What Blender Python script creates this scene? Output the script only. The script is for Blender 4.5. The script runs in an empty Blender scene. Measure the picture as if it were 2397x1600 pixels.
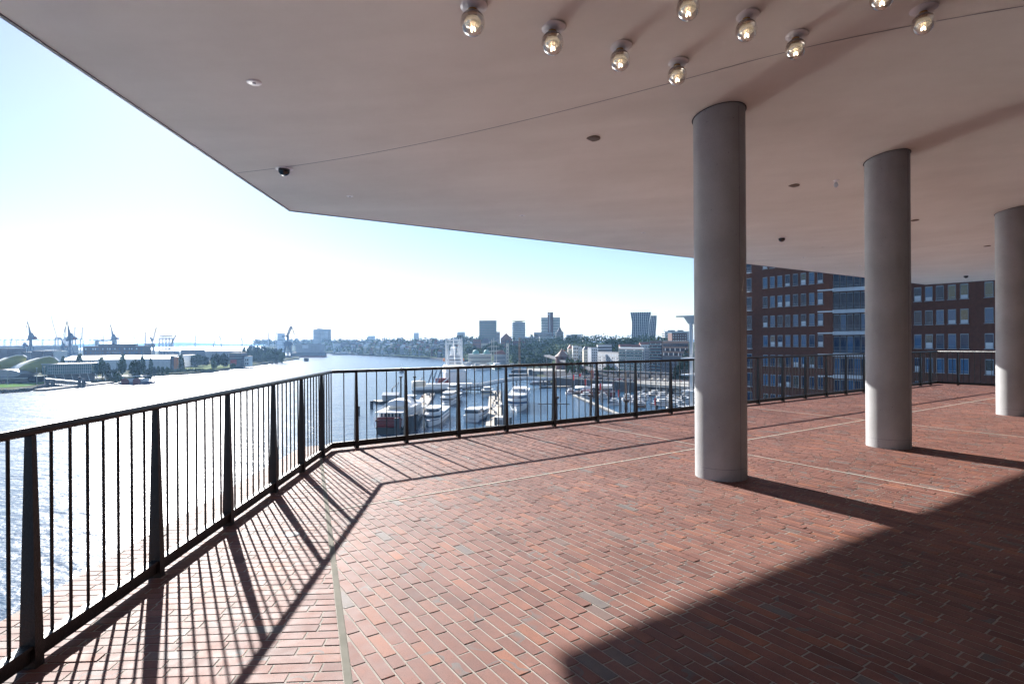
import bpy, bmesh, math, random
from mathutils import Vector, Matrix
random.seed(7)
R = math.radians
SC = bpy.context.scene
COL = SC.collection

# ------------------------------------------------------------------ camera, world, sun, exposure
FPX, ROLL, EYE = 1344.0, R(0.35), 1.6          # focal length in photo pixels (2397 wide), roll, eye height over the terrace
cam_d = bpy.data.cameras.new('camera'); cam_d.sensor_width = 36; cam_d.lens = FPX / 2397 * 36
cam_d.clip_start = 0.05; cam_d.clip_end = 40000
cam = bpy.data.objects.new('camera', cam_d); COL.objects.link(cam)
rx = Vector((math.cos(ROLL), 0, -math.sin(ROLL))); ux = Vector((math.sin(ROLL), 0, math.cos(ROLL)))
cam.matrix_world = Matrix.Translation((0, 0, EYE)) @ Matrix((rx, ux, Vector((0, -1, 0)))).transposed().to_4x4()
SC.camera = cam

SUN_EL = R(26.2); SD = Vector((-0.5085, 0.8610, 0)); SUN_AZ = math.atan2(SD.x, SD.y)
sun_dir = Vector((SD.x * math.cos(SUN_EL), SD.y * math.cos(SUN_EL), math.sin(SUN_EL)))
w = bpy.data.worlds.new('World'); SC.world = w; w.use_nodes = True
nt = w.node_tree; bg = nt.nodes['Background']
sky = nt.nodes.new('ShaderNodeTexSky'); sky.sky_type = 'NISHITA'; sky.sun_disc = False
sky.sun_elevation = SUN_EL; sky.sun_rotation = SUN_AZ; sky.air_density = 1.0; sky.dust_density = 0.16; sky.ozone_density = 2.0
tint = nt.nodes.new('ShaderNodeMix'); tint.data_type = 'RGBA'; tint.blend_type = 'MULTIPLY'; tint.inputs['Factor'].default_value = 1; tint.inputs['B'].default_value = (.97, .98, 1.06, 1)
nt.links.new(sky.outputs[0], tint.inputs['A']); nt.links.new(tint.outputs['Result'], bg.inputs[0]); bg.inputs[1].default_value = 0.0535
sl = bpy.data.lights.new('sun', 'SUN'); sl.energy = 5.0; sl.angle = R(0.53); sl.color = (1.0, 0.96, 0.92)
so = bpy.data.objects.new('sun', sl); COL.objects.link(so)
so.rotation_euler = sun_dir.to_track_quat('Z', 'Y').to_euler(); so.location = (0, 0, 60)
SC.view_settings.view_transform = 'Standard'; SC.view_settings.look = 'None'; SC.view_settings.gamma = 1
SC.view_settings.exposure = 1.48
SC.render.engine = 'CYCLES'; SC.cycles.use_denoising = True; SC.cycles.max_bounces = 8; SC.cycles.transparent_max_bounces = 16
SC.cycles.volume_bounces = 0; SC.cycles.sample_clamp_indirect = 60; SC.cycles.sample_clamp_direct = 3.5; SC.cycles.blur_glossy = 0.0

# ------------------------------------------------------------------ helpers
WZ = -36.4; HAZE = 7.5e-5
def uv(x, y):
    dx, dy = x - 1198.5, y - 800
    return dx * math.cos(ROLL) - dy * math.sin(ROLL), dx * math.sin(ROLL) + dy * math.cos(ROLL)
def gr(x, y, z=0.0):                             # point of a level plane seen at a photo pixel
    u, v = uv(x, y); D = (EYE - z) * FPX / v
    return Vector((u / FPX * D, D, z))
def at(x, y, D):                                 # point at depth D
    u, v = uv(x, y); return Vector((u / FPX * D, D, EYE - v / FPX * D))

def setp(o, label=None, cat=None, group=None, kind=None):
    if label: o['label'] = label
    if cat: o['category'] = cat
    if group: o['group'] = group
    if kind: o['kind'] = kind
    return o
def thing(name, label, cat, loc=(0, 0, 0), rz=0, group=None):
    o = bpy.data.objects.new(name, None); o.empty_display_size = 0.3; COL.objects.link(o)
    o.location = loc; o.rotation_euler = (0, 0, rz)
    return setp(o, label, cat, group)

class MB:
    def __init__(s): s.v = []; s.f = []
    def add(s, vs, fs):
        n = len(s.v); s.v += [tuple(q) for q in vs]; s.f += [tuple(n + i for i in q) for q in fs]; return s
    def box(s, x0, x1, y0, y1, z0, z1):
        return s.add([(x0,y0,z0),(x1,y0,z0),(x1,y1,z0),(x0,y1,z0),(x0,y0,z1),(x1,y0,z1),(x1,y1,z1),(x0,y1,z1)],
                     [(0,3,2,1),(4,5,6,7),(0,1,5,4),(1,2,6,5),(2,3,7,6),(3,0,4,7)])
    def tube(s, p, q, r, r2=None, n=8, caps=True):
        p, q = Vector(p), Vector(q); d = (q - p)
        if d.length < 1e-6: return s
        d.normalize(); a = d.cross(Vector((0, 0, 1)) if abs(d.z) < .95 else Vector((1, 0, 0))).normalized(); b = d.cross(a)
        r2 = r if r2 is None else r2; vs = []
        for c, rr in ((p, r), (q, r2)):
            for k in range(n):
                t = 2 * math.pi * k / n; vs.append(c + a * math.cos(t) * rr + b * math.sin(t) * rr)
        fs = [(k, (k + 1) % n, n + (k + 1) % n, n + k) for k in range(n)]
        if caps: fs += [tuple(range(n - 1, -1, -1)), tuple(range(n, 2 * n))]
        return s.add(vs, fs)
    def bar(s, p, q, wd, ht):                    # rectangular bar, width horizontal
        p, q = Vector(p), Vector(q); d = (q - p).normalized()
        a = d.cross(Vector((0, 0, 1)))
        a = a.normalized() if a.length > 1e-3 else Vector((1, 0, 0))
        b = a.cross(d).normalized(); vs = []
        for c in (p, q):
            for i, j in ((-1, -1), (1, -1), (1, 1), (-1, 1)): vs.append(c + a * i * wd / 2 + b * j * ht / 2)
        return s.add(vs, [(3,2,1,0),(4,5,6,7),(0,1,5,4),(1,2,6,5),(2,3,7,6),(3,0,4,7)])
    def prism(s, pts, z0, z1):
        n = len(pts)
        return s.add([(p[0], p[1], z0) for p in pts] + [(p[0], p[1], z1) for p in pts],
                     [tuple(range(n - 1, -1, -1)), tuple(range(n, 2 * n))] + [(k, (k + 1) % n, n + (k + 1) % n, n + k) for k in range(n)])
    def gable(s, x0, x1, y0, y1, z0, z1, axis='x'):
        if axis == 'x':
            ym = (y0 + y1) / 2; vs = [(x0,y0,z0),(x1,y0,z0),(x1,y1,z0),(x0,y1,z0),(x0,ym,z1),(x1,ym,z1)]
            return s.add(vs, [(0,1,5,4),(2,3,4,5),(3,0,4),(1,2,5),(0,3,2,1)])
        xm = (x0 + x1) / 2; vs = [(x0,y0,z0),(x1,y0,z0),(x1,y1,z0),(x0,y1,z0),(xm,y0,z1),(xm,y1,z1)]
        return s.add(vs, [(0,1,4),(1,2,5,4),(2,3,5),(3,0,4,5),(0,3,2,1)])
    def hip(s, x0, x1, y0, y1, z0, z1, k=.25):
        w_, d_ = (x1 - x0) * k, (y1 - y0) * k
        vs = [(x0,y0,z0),(x1,y0,z0),(x1,y1,z0),(x0,y1,z0),(x0+w_,y0+d_,z1),(x1-w_,y0+d_,z1),(x1-w_,y1-d_,z1),(x0+w_,y1-d_,z1)]
        return s.add(vs, [(0,3,2,1),(4,5,6,7),(0,1,5,4),(1,2,6,5),(2,3,7,6),(3,0,4,7)])
    def lathe(s, prof, c=(0, 0, 0), n=24):       # profile of (radius, z)
        n0 = len(s.v)
        for r, z in prof:
            for k in range(n):
                t = 2 * math.pi * k / n; s.v.append((c[0] + r * math.cos(t), c[1] + r * math.sin(t), c[2] + z))
        for i in range(len(prof) - 1):
            for k in range(n):
                a = n0 + i * n + k; b = n0 + i * n + (k + 1) % n
                s.f.append((a, b, b + n, a + n))
        return s
    def truss(s, p, q, wd, r, bays=8, taper=1.0):
        p, q = Vector(p), Vector(q); d = (q - p).normalized()
        a = d.cross(Vector((0.3, .1, 1)) if abs(d.z) < .95 else Vector((1, 0, 0))).normalized(); b = d.cross(a); cs = []
        for i in range(bays + 1):
            t = i / bays; ww = wd * (1 + (taper - 1) * t) / 2; c = p.lerp(q, t)
            cs.append([c + a * i_ * ww + b * j_ * ww for i_, j_ in ((-1,-1),(1,-1),(1,1),(-1,1))])
        for i in range(bays):
            for k in range(4):
                s.tube(cs[i][k], cs[i+1][k], r, n=4, caps=False)
                s.tube(cs[i][k], cs[i+1][(k+1) % 4], r * .7, n=3, caps=False)
        return s
    def mesh(s, name, m, smooth=False):
        me = bpy.data.meshes.new(name); me.from_pydata(s.v, [], s.f); me.update()
        if m: me.materials.append(m)
        if smooth:
            me.polygons.foreach_set('use_smooth', [True] * len(me.polygons))
        return me
    def build(s, name, m, parent=None, smooth=False, loc=None):
        o = bpy.data.objects.new(name, s.mesh(name, m, smooth)); COL.objects.link(o)
        if parent: o.parent = parent
        if loc is not None: o.location = loc
        return o
def inst(src, parent, loc=(0, 0, 0), rz=0, scale=None, name=None):
    o = src.copy(); COL.objects.link(o); o.parent = parent; o.location = loc; o.rotation_euler = (0, 0, rz)
    if scale: o.scale = scale
    return o
def copy_tree(o, parent=None):
    c = o.copy(); COL.objects.link(c); c.parent = parent
    for ch in list(o.children): copy_tree(ch, c)
    return c

# ------------------------------------------------------------------ materials
M = {}
def mat(name, col, rough=.6, metal=0, var=0.0, vscale=1.0, bump=0.0, bscale=20.0, spec=.5, emit=None, es=0, detail=4):
    m = bpy.data.materials.new(name); m.use_nodes = True; n = m.node_tree; b = n.nodes['Principled BSDF']
    b.inputs['Base Color'].default_value = (*col, 1); b.inputs['Roughness'].default_value = rough
    b.inputs['Metallic'].default_value = metal; b.inputs['Specular IOR Level'].default_value = spec
    tc = n.nodes.new('ShaderNodeTexCoord')
    if var:
        nz = n.nodes.new('ShaderNodeTexNoise'); nz.inputs['Scale'].default_value = vscale; nz.inputs['Detail'].default_value = detail
        n.links.new(tc.outputs['Object'], nz.inputs['Vector'])
        rp = n.nodes.new('ShaderNodeValToRGB'); rp.color_ramp.elements[0].position = .3; rp.color_ramp.elements[1].position = .7
        rp.color_ramp.elements[0].color = (*[c * (1 - var) for c in col], 1); rp.color_ramp.elements[1].color = (*[min(1, c * (1 + var)) for c in col], 1)
        n.links.new(nz.outputs['Fac'], rp.inputs[0]); n.links.new(rp.outputs[0], b.inputs['Base Color'])
    if bump:
        nb = n.nodes.new('ShaderNodeTexNoise'); nb.inputs['Scale'].default_value = bscale; nb.inputs['Detail'].default_value = 3
        n.links.new(tc.outputs['Object'], nb.inputs['Vector'])
        bp = n.nodes.new('ShaderNodeBump'); bp.inputs['Strength'].default_value = bump; bp.inputs['Distance'].default_value = .02
        n.links.new(nb.outputs['Fac'], bp.inputs['Height']); n.links.new(bp.outputs[0], b.inputs['Normal'])
    if emit:
        b.inputs['Emission Color'].default_value = (*emit, 1); b.inputs['Emission Strength'].default_value = es
    M[name] = m; return m
mat('iron', (.018, .017, .017), .42, .0, bump=.25, bscale=90, spec=.45)
mat('white', (.78, .78, .77), .45, var=.06, vscale=.5)
mat('white2', (.62, .64, .66), .5, var=.1, vscale=.3)
mat('cream', (.62, .56, .45), .6, var=.1, vscale=.3)
mat('grey', (.32, .33, .35), .6, var=.15, vscale=.2)
mat('dgrey', (.12, .13, .15), .6, var=.2, vscale=.2)
mat('black', (.015, .016, .018), .5)
mat('steel', (.35, .36, .38), .45, var=.1, vscale=2)
mat('glass', (.03, .05, .08), .06, spec=1.0)
mat('glass_blue', (.03, .09, .2), .08, spec=1.0)
mat('glass_teal', (.05, .13, .15), .1, spec=.9)
mat('fbrick', (.11, .045, .035), .8, var=.25, vscale=3)
mat('rbrick', (.22, .085, .055), .8, var=.25, vscale=.4)
mat('dbrick', (.07, .04, .04), .8, var=.25, vscale=.4)
mat('roof_red', (.26, .1, .065), .7, var=.25, vscale=.5)
mat('roof_grey', (.14, .14, .15), .7, var=.2, vscale=.5)
mat('roof_white', (.75, .74, .7), .5, var=.08, vscale=.1)
mat('copper', (.16, .36, .3), .6, var=.15, vscale=.5)
mat('crane_blue', (.06, .11, .2), .6, var=.15, vscale=.2)
mat('crane_grey', (.3, .33, .38), .6)
mat('orange', (.6, .22, .09), .6); mat('orange_dull', (.42, .22, .11), .7)
mat('red', (.45, .03, .025), .5, var=.15, vscale=.5)
mat('dred', (.16, .012, .012), .5, var=.2, vscale=1)
mat('hullblue', (.03, .05, .13), .35, var=.1)
mat('hullgreen', (.02, .09, .06), .4, var=.1)
mat('flag', (.85, .06, .05), .7)
mat('wood', (.2, .12, .07), .7, var=.3, vscale=1)
mat('dwood', (.05, .022, .014), .6, var=.3, vscale=2)
mat('decking', (.38, .33, .26), .75, var=.2, vscale=.5)
mat('concrete', (.36, .35, .32), .95, var=.2, vscale=.3, spec=.1)
mat('quay', (.07, .075, .085), .85, var=.3, vscale=.15)
mat('asphalt', (.07, .07, .075), 1.0, var=.3, vscale=.1, spec=.02)
mat('tower_glass', (.02, .04, .065), .35, spec=.35)
mat('ground', (.075, .085, .05), 1.0, var=.4, vscale=.03, spec=.02)
mat('hillgreen', (.035, .055, .022), 1.0, var=.4, vscale=.02, spec=.02)
mat('grassm', (.09, .16, .03), .9, var=.35, vscale=.05)
mat('rock', (.12, .12, .13), .9, var=.5, vscale=.6)
mat('leaf', (.045, .085, .022), 1.0, var=.3, vscale=.35, spec=.03)
mat('leaf2', (.075, .12, .03), 1.0, var=.3, vscale=.4, spec=.03)
mat('leaf3', (.025, .055, .022), 1.0, var=.3, vscale=.3, spec=.03)
mat('bark', (.06, .045, .035), .9)
mat('canvas', (.3, .3, .1), .6, var=.2, vscale=.05)
mat('canvas_y', (.72, .5, .08), .6, var=.2, vscale=.05)
mat('plate', (.8, .76, .73), .3)
mat('plate_w', (.9, .89, .87), .4)
mat('brass', (.7, .45, .2), .25, .9)
mat('capm', (.3, .27, .25), .35, .3)
mat('fil', (1, .8, .5), .5, emit=(1, .82, .6), es=4)
mat('reflector', (.82, .77, .66), .22, .8, emit=(1, .82, .6), es=.08)
mat('speaker', (.13, .09, .06), .6, bump=.3, bscale=200)
mat('dome', (.005, .005, .006), .06, spec=1)
mat('window_lit', (.6, .66, .72), .25, spec=.8)  # brightness of see-through windows put into the base colour, without emission
mat('brownroof', (.3, .17, .12), .7, var=.1, vscale=.5)
mat('pink', (.75, .4, .33), .6)
mat('skin', (.45, .28, .2), .6); mat('cloth1', (.05, .06, .1), .8); mat('cloth2', (.35, .1, .08), .8); mat('cloth3', (.6, .6, .58), .8)

def leafcanvas():
    for k in ('canvas', 'canvas_y'):
        b = M[k].node_tree.nodes['Principled BSDF']; b.inputs['Subsurface Weight'].default_value = 0
leafcanvas()

# concrete of the columns, plaster of the ceiling
def concrete_col():
    m = mat('column_concrete', (.42, .4, .38), .75); n = m.node_tree; b = n.nodes['Principled BSDF']; L = n.links.new
    tc = n.nodes.new('ShaderNodeTexCoord')
    a = n.nodes.new('ShaderNodeTexNoise'); a.inputs['Scale'].default_value = 1.6; a.inputs['Detail'].default_value = 6; L(tc.outputs['Object'], a.inputs['Vector'])
    f_ = n.nodes.new('ShaderNodeTexNoise'); f_.inputs['Scale'].default_value = 140; f_.inputs['Detail'].default_value = 4; L(tc.outputs['Object'], f_.inputs['Vector'])
    v = n.nodes.new('ShaderNodeTexVoronoi'); v.inputs['Scale'].default_value = 10; L(tc.outputs['Object'], v.inputs['Vector'])
    r1 = n.nodes.new('ShaderNodeValToRGB'); e = r1.color_ramp.elements; e[0].position = .3; e[0].color = (.33, .335, .335, 1); e[1].position = .7; e[1].color = (.46, .465, .47, 1); L(a.outputs['Fac'], r1.inputs[0])
    mx = n.nodes.new('ShaderNodeMix'); mx.data_type = 'RGBA'; mx.blend_type = 'MULTIPLY'; mx.inputs['Factor'].default_value = .15
    r2 = n.nodes.new('ShaderNodeValToRGB'); r2.color_ramp.elements[0].position = .3; r2.color_ramp.elements[1].position = .65; L(f_.outputs['Fac'], r2.inputs[0])
    L(r1.outputs[0], mx.inputs['A']); L(r2.outputs[0], mx.inputs['B'])
    r3 = n.nodes.new('ShaderNodeValToRGB'); r3.color_ramp.elements[0].position = .03; r3.color_ramp.elements[0].color = (.25, .25, .25, 1); r3.color_ramp.elements[1].position = .075; r3.color_ramp.elements[1].color = (1, 1, 1, 1); L(v.outputs['Distance'], r3.inputs[0])
    m2 = n.nodes.new('ShaderNodeMix'); m2.data_type = 'RGBA'; m2.blend_type = 'MULTIPLY'; m2.inputs['Factor'].default_value = .8
    L(mx.outputs['Result'], m2.inputs['A']); L(r3.outputs[0], m2.inputs['B']); L(m2.outputs['Result'], b.inputs['Base Color'])
    bp = n.nodes.new('ShaderNodeBump'); bp.inputs['Strength'].default_value = .15; bp.inputs['Distance'].default_value = .01; L(f_.outputs['Fac'], bp.inputs['Height']); L(bp.outputs[0], b.inputs['Normal'])
concrete_col()
def plaster():
    m = mat('plaster', (.6, .53, .49), .85); n = m.node_tree; b = n.nodes['Principled BSDF']; L = n.links.new
    tc = n.nodes.new('ShaderNodeTexCoord'); mp = n.nodes.new('ShaderNodeMapping'); mp.inputs['Rotation'].default_value = (0, 0, R(34)); mp.inputs['Scale'].default_value = (.35, 1.6, 1); L(tc.outputs['Object'], mp.inputs[0])
    a = n.nodes.new('ShaderNodeTexNoise'); a.inputs['Scale'].default_value = 1.1; a.inputs['Detail'].default_value = 7; a.inputs['Roughness'].default_value = .55; L(mp.outputs[0], a.inputs['Vector'])
    r1 = n.nodes.new('ShaderNodeValToRGB'); e = r1.color_ramp.elements; e[0].position = .3; e[0].color = (.75, .72, .655, 1); e[1].position = .7; e[1].color = (.83, .8, .735, 1); L(a.outputs['Fac'], r1.inputs[0])
    w_ = n.nodes.new('ShaderNodeTexNoise'); w_.inputs['Scale'].default_value = .38; w_.inputs['Detail'].default_value = 9; w_.inputs['Roughness'].default_value = .68; L(tc.outputs['Object'], w_.inputs['Vector'])
    rw_ = n.nodes.new('ShaderNodeValToRGB'); rw_.color_ramp.elements[0].position = .38; rw_.color_ramp.elements[0].color = (.92, .91, .9, 1); rw_.color_ramp.elements[1].position = .6; rw_.color_ramp.elements[1].color = (1, 1, 1, 1); L(w_.outputs['Fac'], rw_.inputs[0])
    mw = n.nodes.new('ShaderNodeMix'); mw.data_type = 'RGBA'; mw.blend_type = 'MULTIPLY'; mw.inputs['Factor'].default_value = 1; L(r1.outputs[0], mw.inputs['A']); L(rw_.outputs[0], mw.inputs['B'])
    f_ = n.nodes.new('ShaderNodeTexNoise'); f_.inputs['Scale'].default_value = 120; f_.inputs['Detail'].default_value = 3; L(tc.outputs['Object'], f_.inputs['Vector'])
    v = n.nodes.new('ShaderNodeTexVoronoi'); v.inputs['Scale'].default_value = .55; L(tc.outputs['Object'], v.inputs['Vector'])
    r3 = n.nodes.new('ShaderNodeValToRGB'); r3.color_ramp.elements[0].position = .012; r3.color_ramp.elements[0].color = (.7, .7, .7, 1); r3.color_ramp.elements[1].position = .03; r3.color_ramp.elements[1].color = (1, 1, 1, 1); L(v.outputs['Distance'], r3.inputs[0])
    m2 = n.nodes.new('ShaderNodeMix'); m2.data_type = 'RGBA'; m2.blend_type = 'MULTIPLY'; m2.inputs['Factor'].default_value = 1
    L(mw.outputs['Result'], m2.inputs['A']); L(r3.outputs[0], m2.inputs['B']); L(m2.outputs['Result'], b.inputs['Base Color'])
    bp = n.nodes.new('ShaderNodeBump'); bp.inputs['Strength'].default_value = .12; bp.inputs['Distance'].default_value = .006; L(f_.outputs['Fac'], bp.inputs['Height']); L(bp.outputs[0], b.inputs['Normal'])
plaster()
def brickmat():
    m = mat('paver', (.3, .14, .1), .5, spec=.25); n = m.node_tree; b = n.nodes['Principled BSDF']; L = n.links.new
    at_ = n.nodes.new('ShaderNodeAttribute'); at_.attribute_name = 'tone'; tc = n.nodes.new('ShaderNodeTexCoord')
    rp = n.nodes.new('ShaderNodeValToRGB'); rp.color_ramp.interpolation = 'LINEAR'; e = rp.color_ramp.elements
    cols = [(0, (.165, .073, .058)), (.2, (.215, .098, .077)), (.45, (.24, .111, .086)), (.68, (.258, .122, .094)), (.8, (.28, .122, .084)), (.9, (.32, .132, .08)), (.92, (.21, .135, .115)), (1, (.18, .155, .145))]
    e[0].position = 0; e[0].color = (*cols[0][1], 1); e[1].position = 1; e[1].color = (*cols[-1][1], 1)
    for p_, c_ in cols[1:-1]:
        k = e.new(p_); k.color = (*c_, 1)
    L(at_.outputs['Fac'], rp.inputs[0])
    a = n.nodes.new('ShaderNodeTexNoise'); a.inputs['Scale'].default_value = 9; a.inputs['Detail'].default_value = 5; L(tc.outputs['Object'], a.inputs['Vector'])
    ra = n.nodes.new('ShaderNodeValToRGB'); ra.color_ramp.elements[0].position = .3; ra.color_ramp.elements[0].color = (.78, .8, .84, 1); ra.color_ramp.elements[1].position = .7; ra.color_ramp.elements[1].color = (1.0, .98, .95, 1); L(a.outputs['Fac'], ra.inputs[0])
    m1 = n.nodes.new('ShaderNodeMix'); m1.data_type = 'RGBA'; m1.blend_type = 'MULTIPLY'; m1.inputs['Factor'].default_value = 1; L(rp.outputs[0], m1.inputs['A']); L(ra.outputs[0], m1.inputs['B'])
    g_ = n.nodes.new('ShaderNodeTexNoise'); g_.inputs['Scale'].default_value = 3.2; g_.inputs['Detail'].default_value = 2; L(tc.outputs['Object'], g_.inputs['Vector'])
    gt = n.nodes.new('ShaderNodeMath'); gt.operation = 'MULTIPLY_ADD'; gt.inputs[1].default_value = 37.7; L(at_.outputs['Fac'], gt.inputs[0]); L(g_.outputs['Fac'], gt.inputs[2])
    gf = n.nodes.new('ShaderNodeMath'); gf.operation = 'FRACT'; L(gt.outputs[0], gf.inputs[0])
    gr_ = n.nodes.new('ShaderNodeValToRGB'); gr_.color_ramp.elements[0].position = .945; gr_.color_ramp.elements[1].position = 1.0; L(gf.outputs[0], gr_.inputs[0])
    mg = n.nodes.new('ShaderNodeMix'); mg.data_type = 'RGBA'; L(gr_.outputs[0], mg.inputs['Factor']); L(m1.outputs['Result'], mg.inputs['A']); mg.inputs['B'].default_value = (.15, .14, .135, 1); m1 = mg
    s_ = n.nodes.new('ShaderNodeTexNoise'); s_.inputs['Scale'].default_value = 260; s_.inputs['Detail'].default_value = 2; L(tc.outputs['Object'], s_.inputs['Vector'])
    rs = n.nodes.new('ShaderNodeValToRGB'); rs.color_ramp.elements[0].position = .32; rs.color_ramp.elements[0].color = (.35, .33, .33, 1); rs.color_ramp.elements[1].position = .42; rs.color_ramp.elements[1].color = (1, 1, 1, 1); L(s_.outputs['Fac'], rs.inputs[0])
    m2 = n.nodes.new('ShaderNodeMix'); m2.data_type = 'RGBA'; m2.blend_type = 'MULTIPLY'; m2.inputs['Factor'].default_value = .8; L(m1.outputs['Result'], m2.inputs['A']); L(rs.outputs[0], m2.inputs['B'])
    d_ = n.nodes.new('ShaderNodeTexNoise'); d_.inputs['Scale'].default_value = .9; d_.inputs['Detail'].default_value = 8; d_.inputs['Roughness'].default_value = .65; L(tc.outputs['Object'], d_.inputs['Vector'])
    rd = n.nodes.new('ShaderNodeValToRGB'); rd.color_ramp.elements[0].position = .36; rd.color_ramp.elements[0].color = (.74, .73, .73, 1); rd.color_ramp.elements[1].position = .62; rd.color_ramp.elements[1].color = (1.05, 1.04, 1.03, 1); L(d_.outputs['Fac'], rd.inputs[0])
    m4 = n.nodes.new('ShaderNodeMix'); m4.data_type = 'RGBA'; m4.blend_type = 'MULTIPLY'; m4.inputs['Factor'].default_value = 1; L(m2.outputs['Result'], m4.inputs['A']); L(rd.outputs[0], m4.inputs['B'])
    L(m4.outputs['Result'], b.inputs['Base Color'])
    # worn, slightly glossy patches
    rr = n.nodes.new('ShaderNodeMapRange'); rr.inputs['To Min'].default_value = .55; rr.inputs['To Max'].default_value = .8; L(a.outputs['Fac'], rr.inputs['Value']); L(rr.outputs[0], b.inputs['Roughness'])
    bp = n.nodes.new('ShaderNodeBump'); bp.inputs['Strength'].default_value = .35; bp.inputs['Distance'].default_value = .002; L(s_.outputs['Fac'], bp.inputs['Height'])
    b2 = n.nodes.new('ShaderNodeBump'); b2.inputs['Strength'].default_value = .3; b2.inputs['Distance'].default_value = .006; L(a.outputs['Fac'], b2.inputs['Height']); L(bp.outputs[0], b2.inputs['Normal']); L(b2.outputs[0], b.inputs['Normal'])
brickmat()
mat('mortar', (.32, .29, .255), .9, var=.15, vscale=5, bump=.3, bscale=150)
mat('sealant', (.22, .215, .185), .95, var=.12, vscale=8, spec=.05)
mat('sealant_pale', (.5, .48, .42), .9, var=.1, vscale=8, spec=.05)
def watermat():
    m = mat('water', (.02, .06, .11), .24, spec=.5); n = m.node_tree; b = n.nodes['Principled BSDF']; L = n.links.new
    b.inputs['IOR'].default_value = 1.33
    tc = n.nodes.new('ShaderNodeTexCoord'); prev = None
    for sc_, st, rot, sy in ((.035, .25, 20, 2.2), (.16, .5, 35, 2.0), (.7, .6, 15, 1.8), (2.6, .35, 50, 1.5)):
        mp = n.nodes.new('ShaderNodeMapping'); mp.inputs['Rotation'].default_value = (0, 0, R(rot)); mp.inputs['Scale'].default_value = (sc_, sc_ * sy, sc_); L(tc.outputs['Object'], mp.inputs[0])
        nz = n.nodes.new('ShaderNodeTexNoise'); nz.inputs['Scale'].default_value = 1; nz.inputs['Detail'].default_value = 3; L(mp.outputs[0], nz.inputs['Vector'])
        bp = n.nodes.new('ShaderNodeBump'); bp.inputs['Strength'].default_value = st; bp.inputs['Distance'].default_value = .4 / sc_ * .35; L(nz.outputs['Fac'], bp.inputs['Height'])
        if prev: L(prev.outputs[0], bp.inputs['Normal'])
        prev = bp
    L(prev.outputs[0], b.inputs['Normal'])
watermat()
def lampglass():
    m = mat('lamp_glass', (1, 1, 1), .02); n = m.node_tree; L = n.links.new; o = n.nodes['Material Output']
    tr = n.nodes.new('ShaderNodeBsdfTransparent'); tr.inputs[0].default_value = (.95, .93, .9, 1)
    gl = n.nodes.new('ShaderNodeBsdfGlossy'); gl.inputs[0].default_value = (1, .97, .92, 1); gl.inputs['Roughness'].default_value = .03
    fr = n.nodes.new('ShaderNodeLayerWeight'); fr.inputs[0].default_value = .35
    ad = n.nodes.new('ShaderNodeMath'); ad.operation = 'ADD'; ad.inputs[1].default_value = .08; L(fr.outputs['Facing'], ad.inputs[0])
    mx = n.nodes.new('ShaderNodeMixShader'); L(ad.outputs[0], mx.inputs[0]); L(tr.outputs[0], mx.inputs[1]); L(gl.outputs[0], mx.inputs[2]); L(mx.outputs[0], o.inputs[0])
lampglass()

# ------------------------------------------------------------------ terrace geometry in plan
C1 = gr(776, 1054).xy; C3 = gr(2193.5, 899).xy; A1 = gr(71, 1561).xy
e1 = (A1 - C1).normalized(); e2 = (C3 - C1).normalized(); e3 = Vector((.58, -.81)).normalized()
n1 = Vector((e1.y, -e1.x)); n1 = n1 if n1.x < 0 else -n1            # outward normals
n2 = Vector((-e2.y, e2.x)); n3 = Vector((-e3.y, e3.x))
LEDGE = .55
def meet(p, d, q, e):
    k = d.x * e.y - d.y * e.x; t = ((q.x - p.x) * e.y - (q.y - p.y) * e.x) / k; return p + d * t
def outer(off):
    a = C1 + n1 * off; b = C1 + n2 * off; c = C3 + n3 * off
    return meet(a, e1, b, e2), meet(b, e2, c, e3)
O1, O3 = outer(LEDGE)
A_END = O1 + e1 * 26; B_END = O3 + e3 * 34
FLOOR = [A_END, O1, O3, B_END, Vector((B_END.x, -9)), Vector((A_END.x, -9))]
def clip(poly, p, nrm):                          # keep the side where (x-p).nrm <= 0
    out = []
    for i in range(len(poly)):
        a, b = poly[i], poly[(i + 1) % len(poly)]; da, db = (a - p).dot(nrm), (b - p).dot(nrm)
        if da <= 0: out.append(a)
        if (da < 0 < db) or (db < 0 < da): out.append(a + (b - a) * (da / (da - db)))
    return out
ja, jb = gr(752, 1079).xy, gr(816, 1600).xy; jd = (jb - ja).normalized(); jn = Vector((-jd.y, jd.x)); jn = jn if jn.x > 0 else -jn   # jn points to the main field
J0 = meet(ja, jd, C1, e2)
jo = (O1 - ja).normalized()

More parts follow.
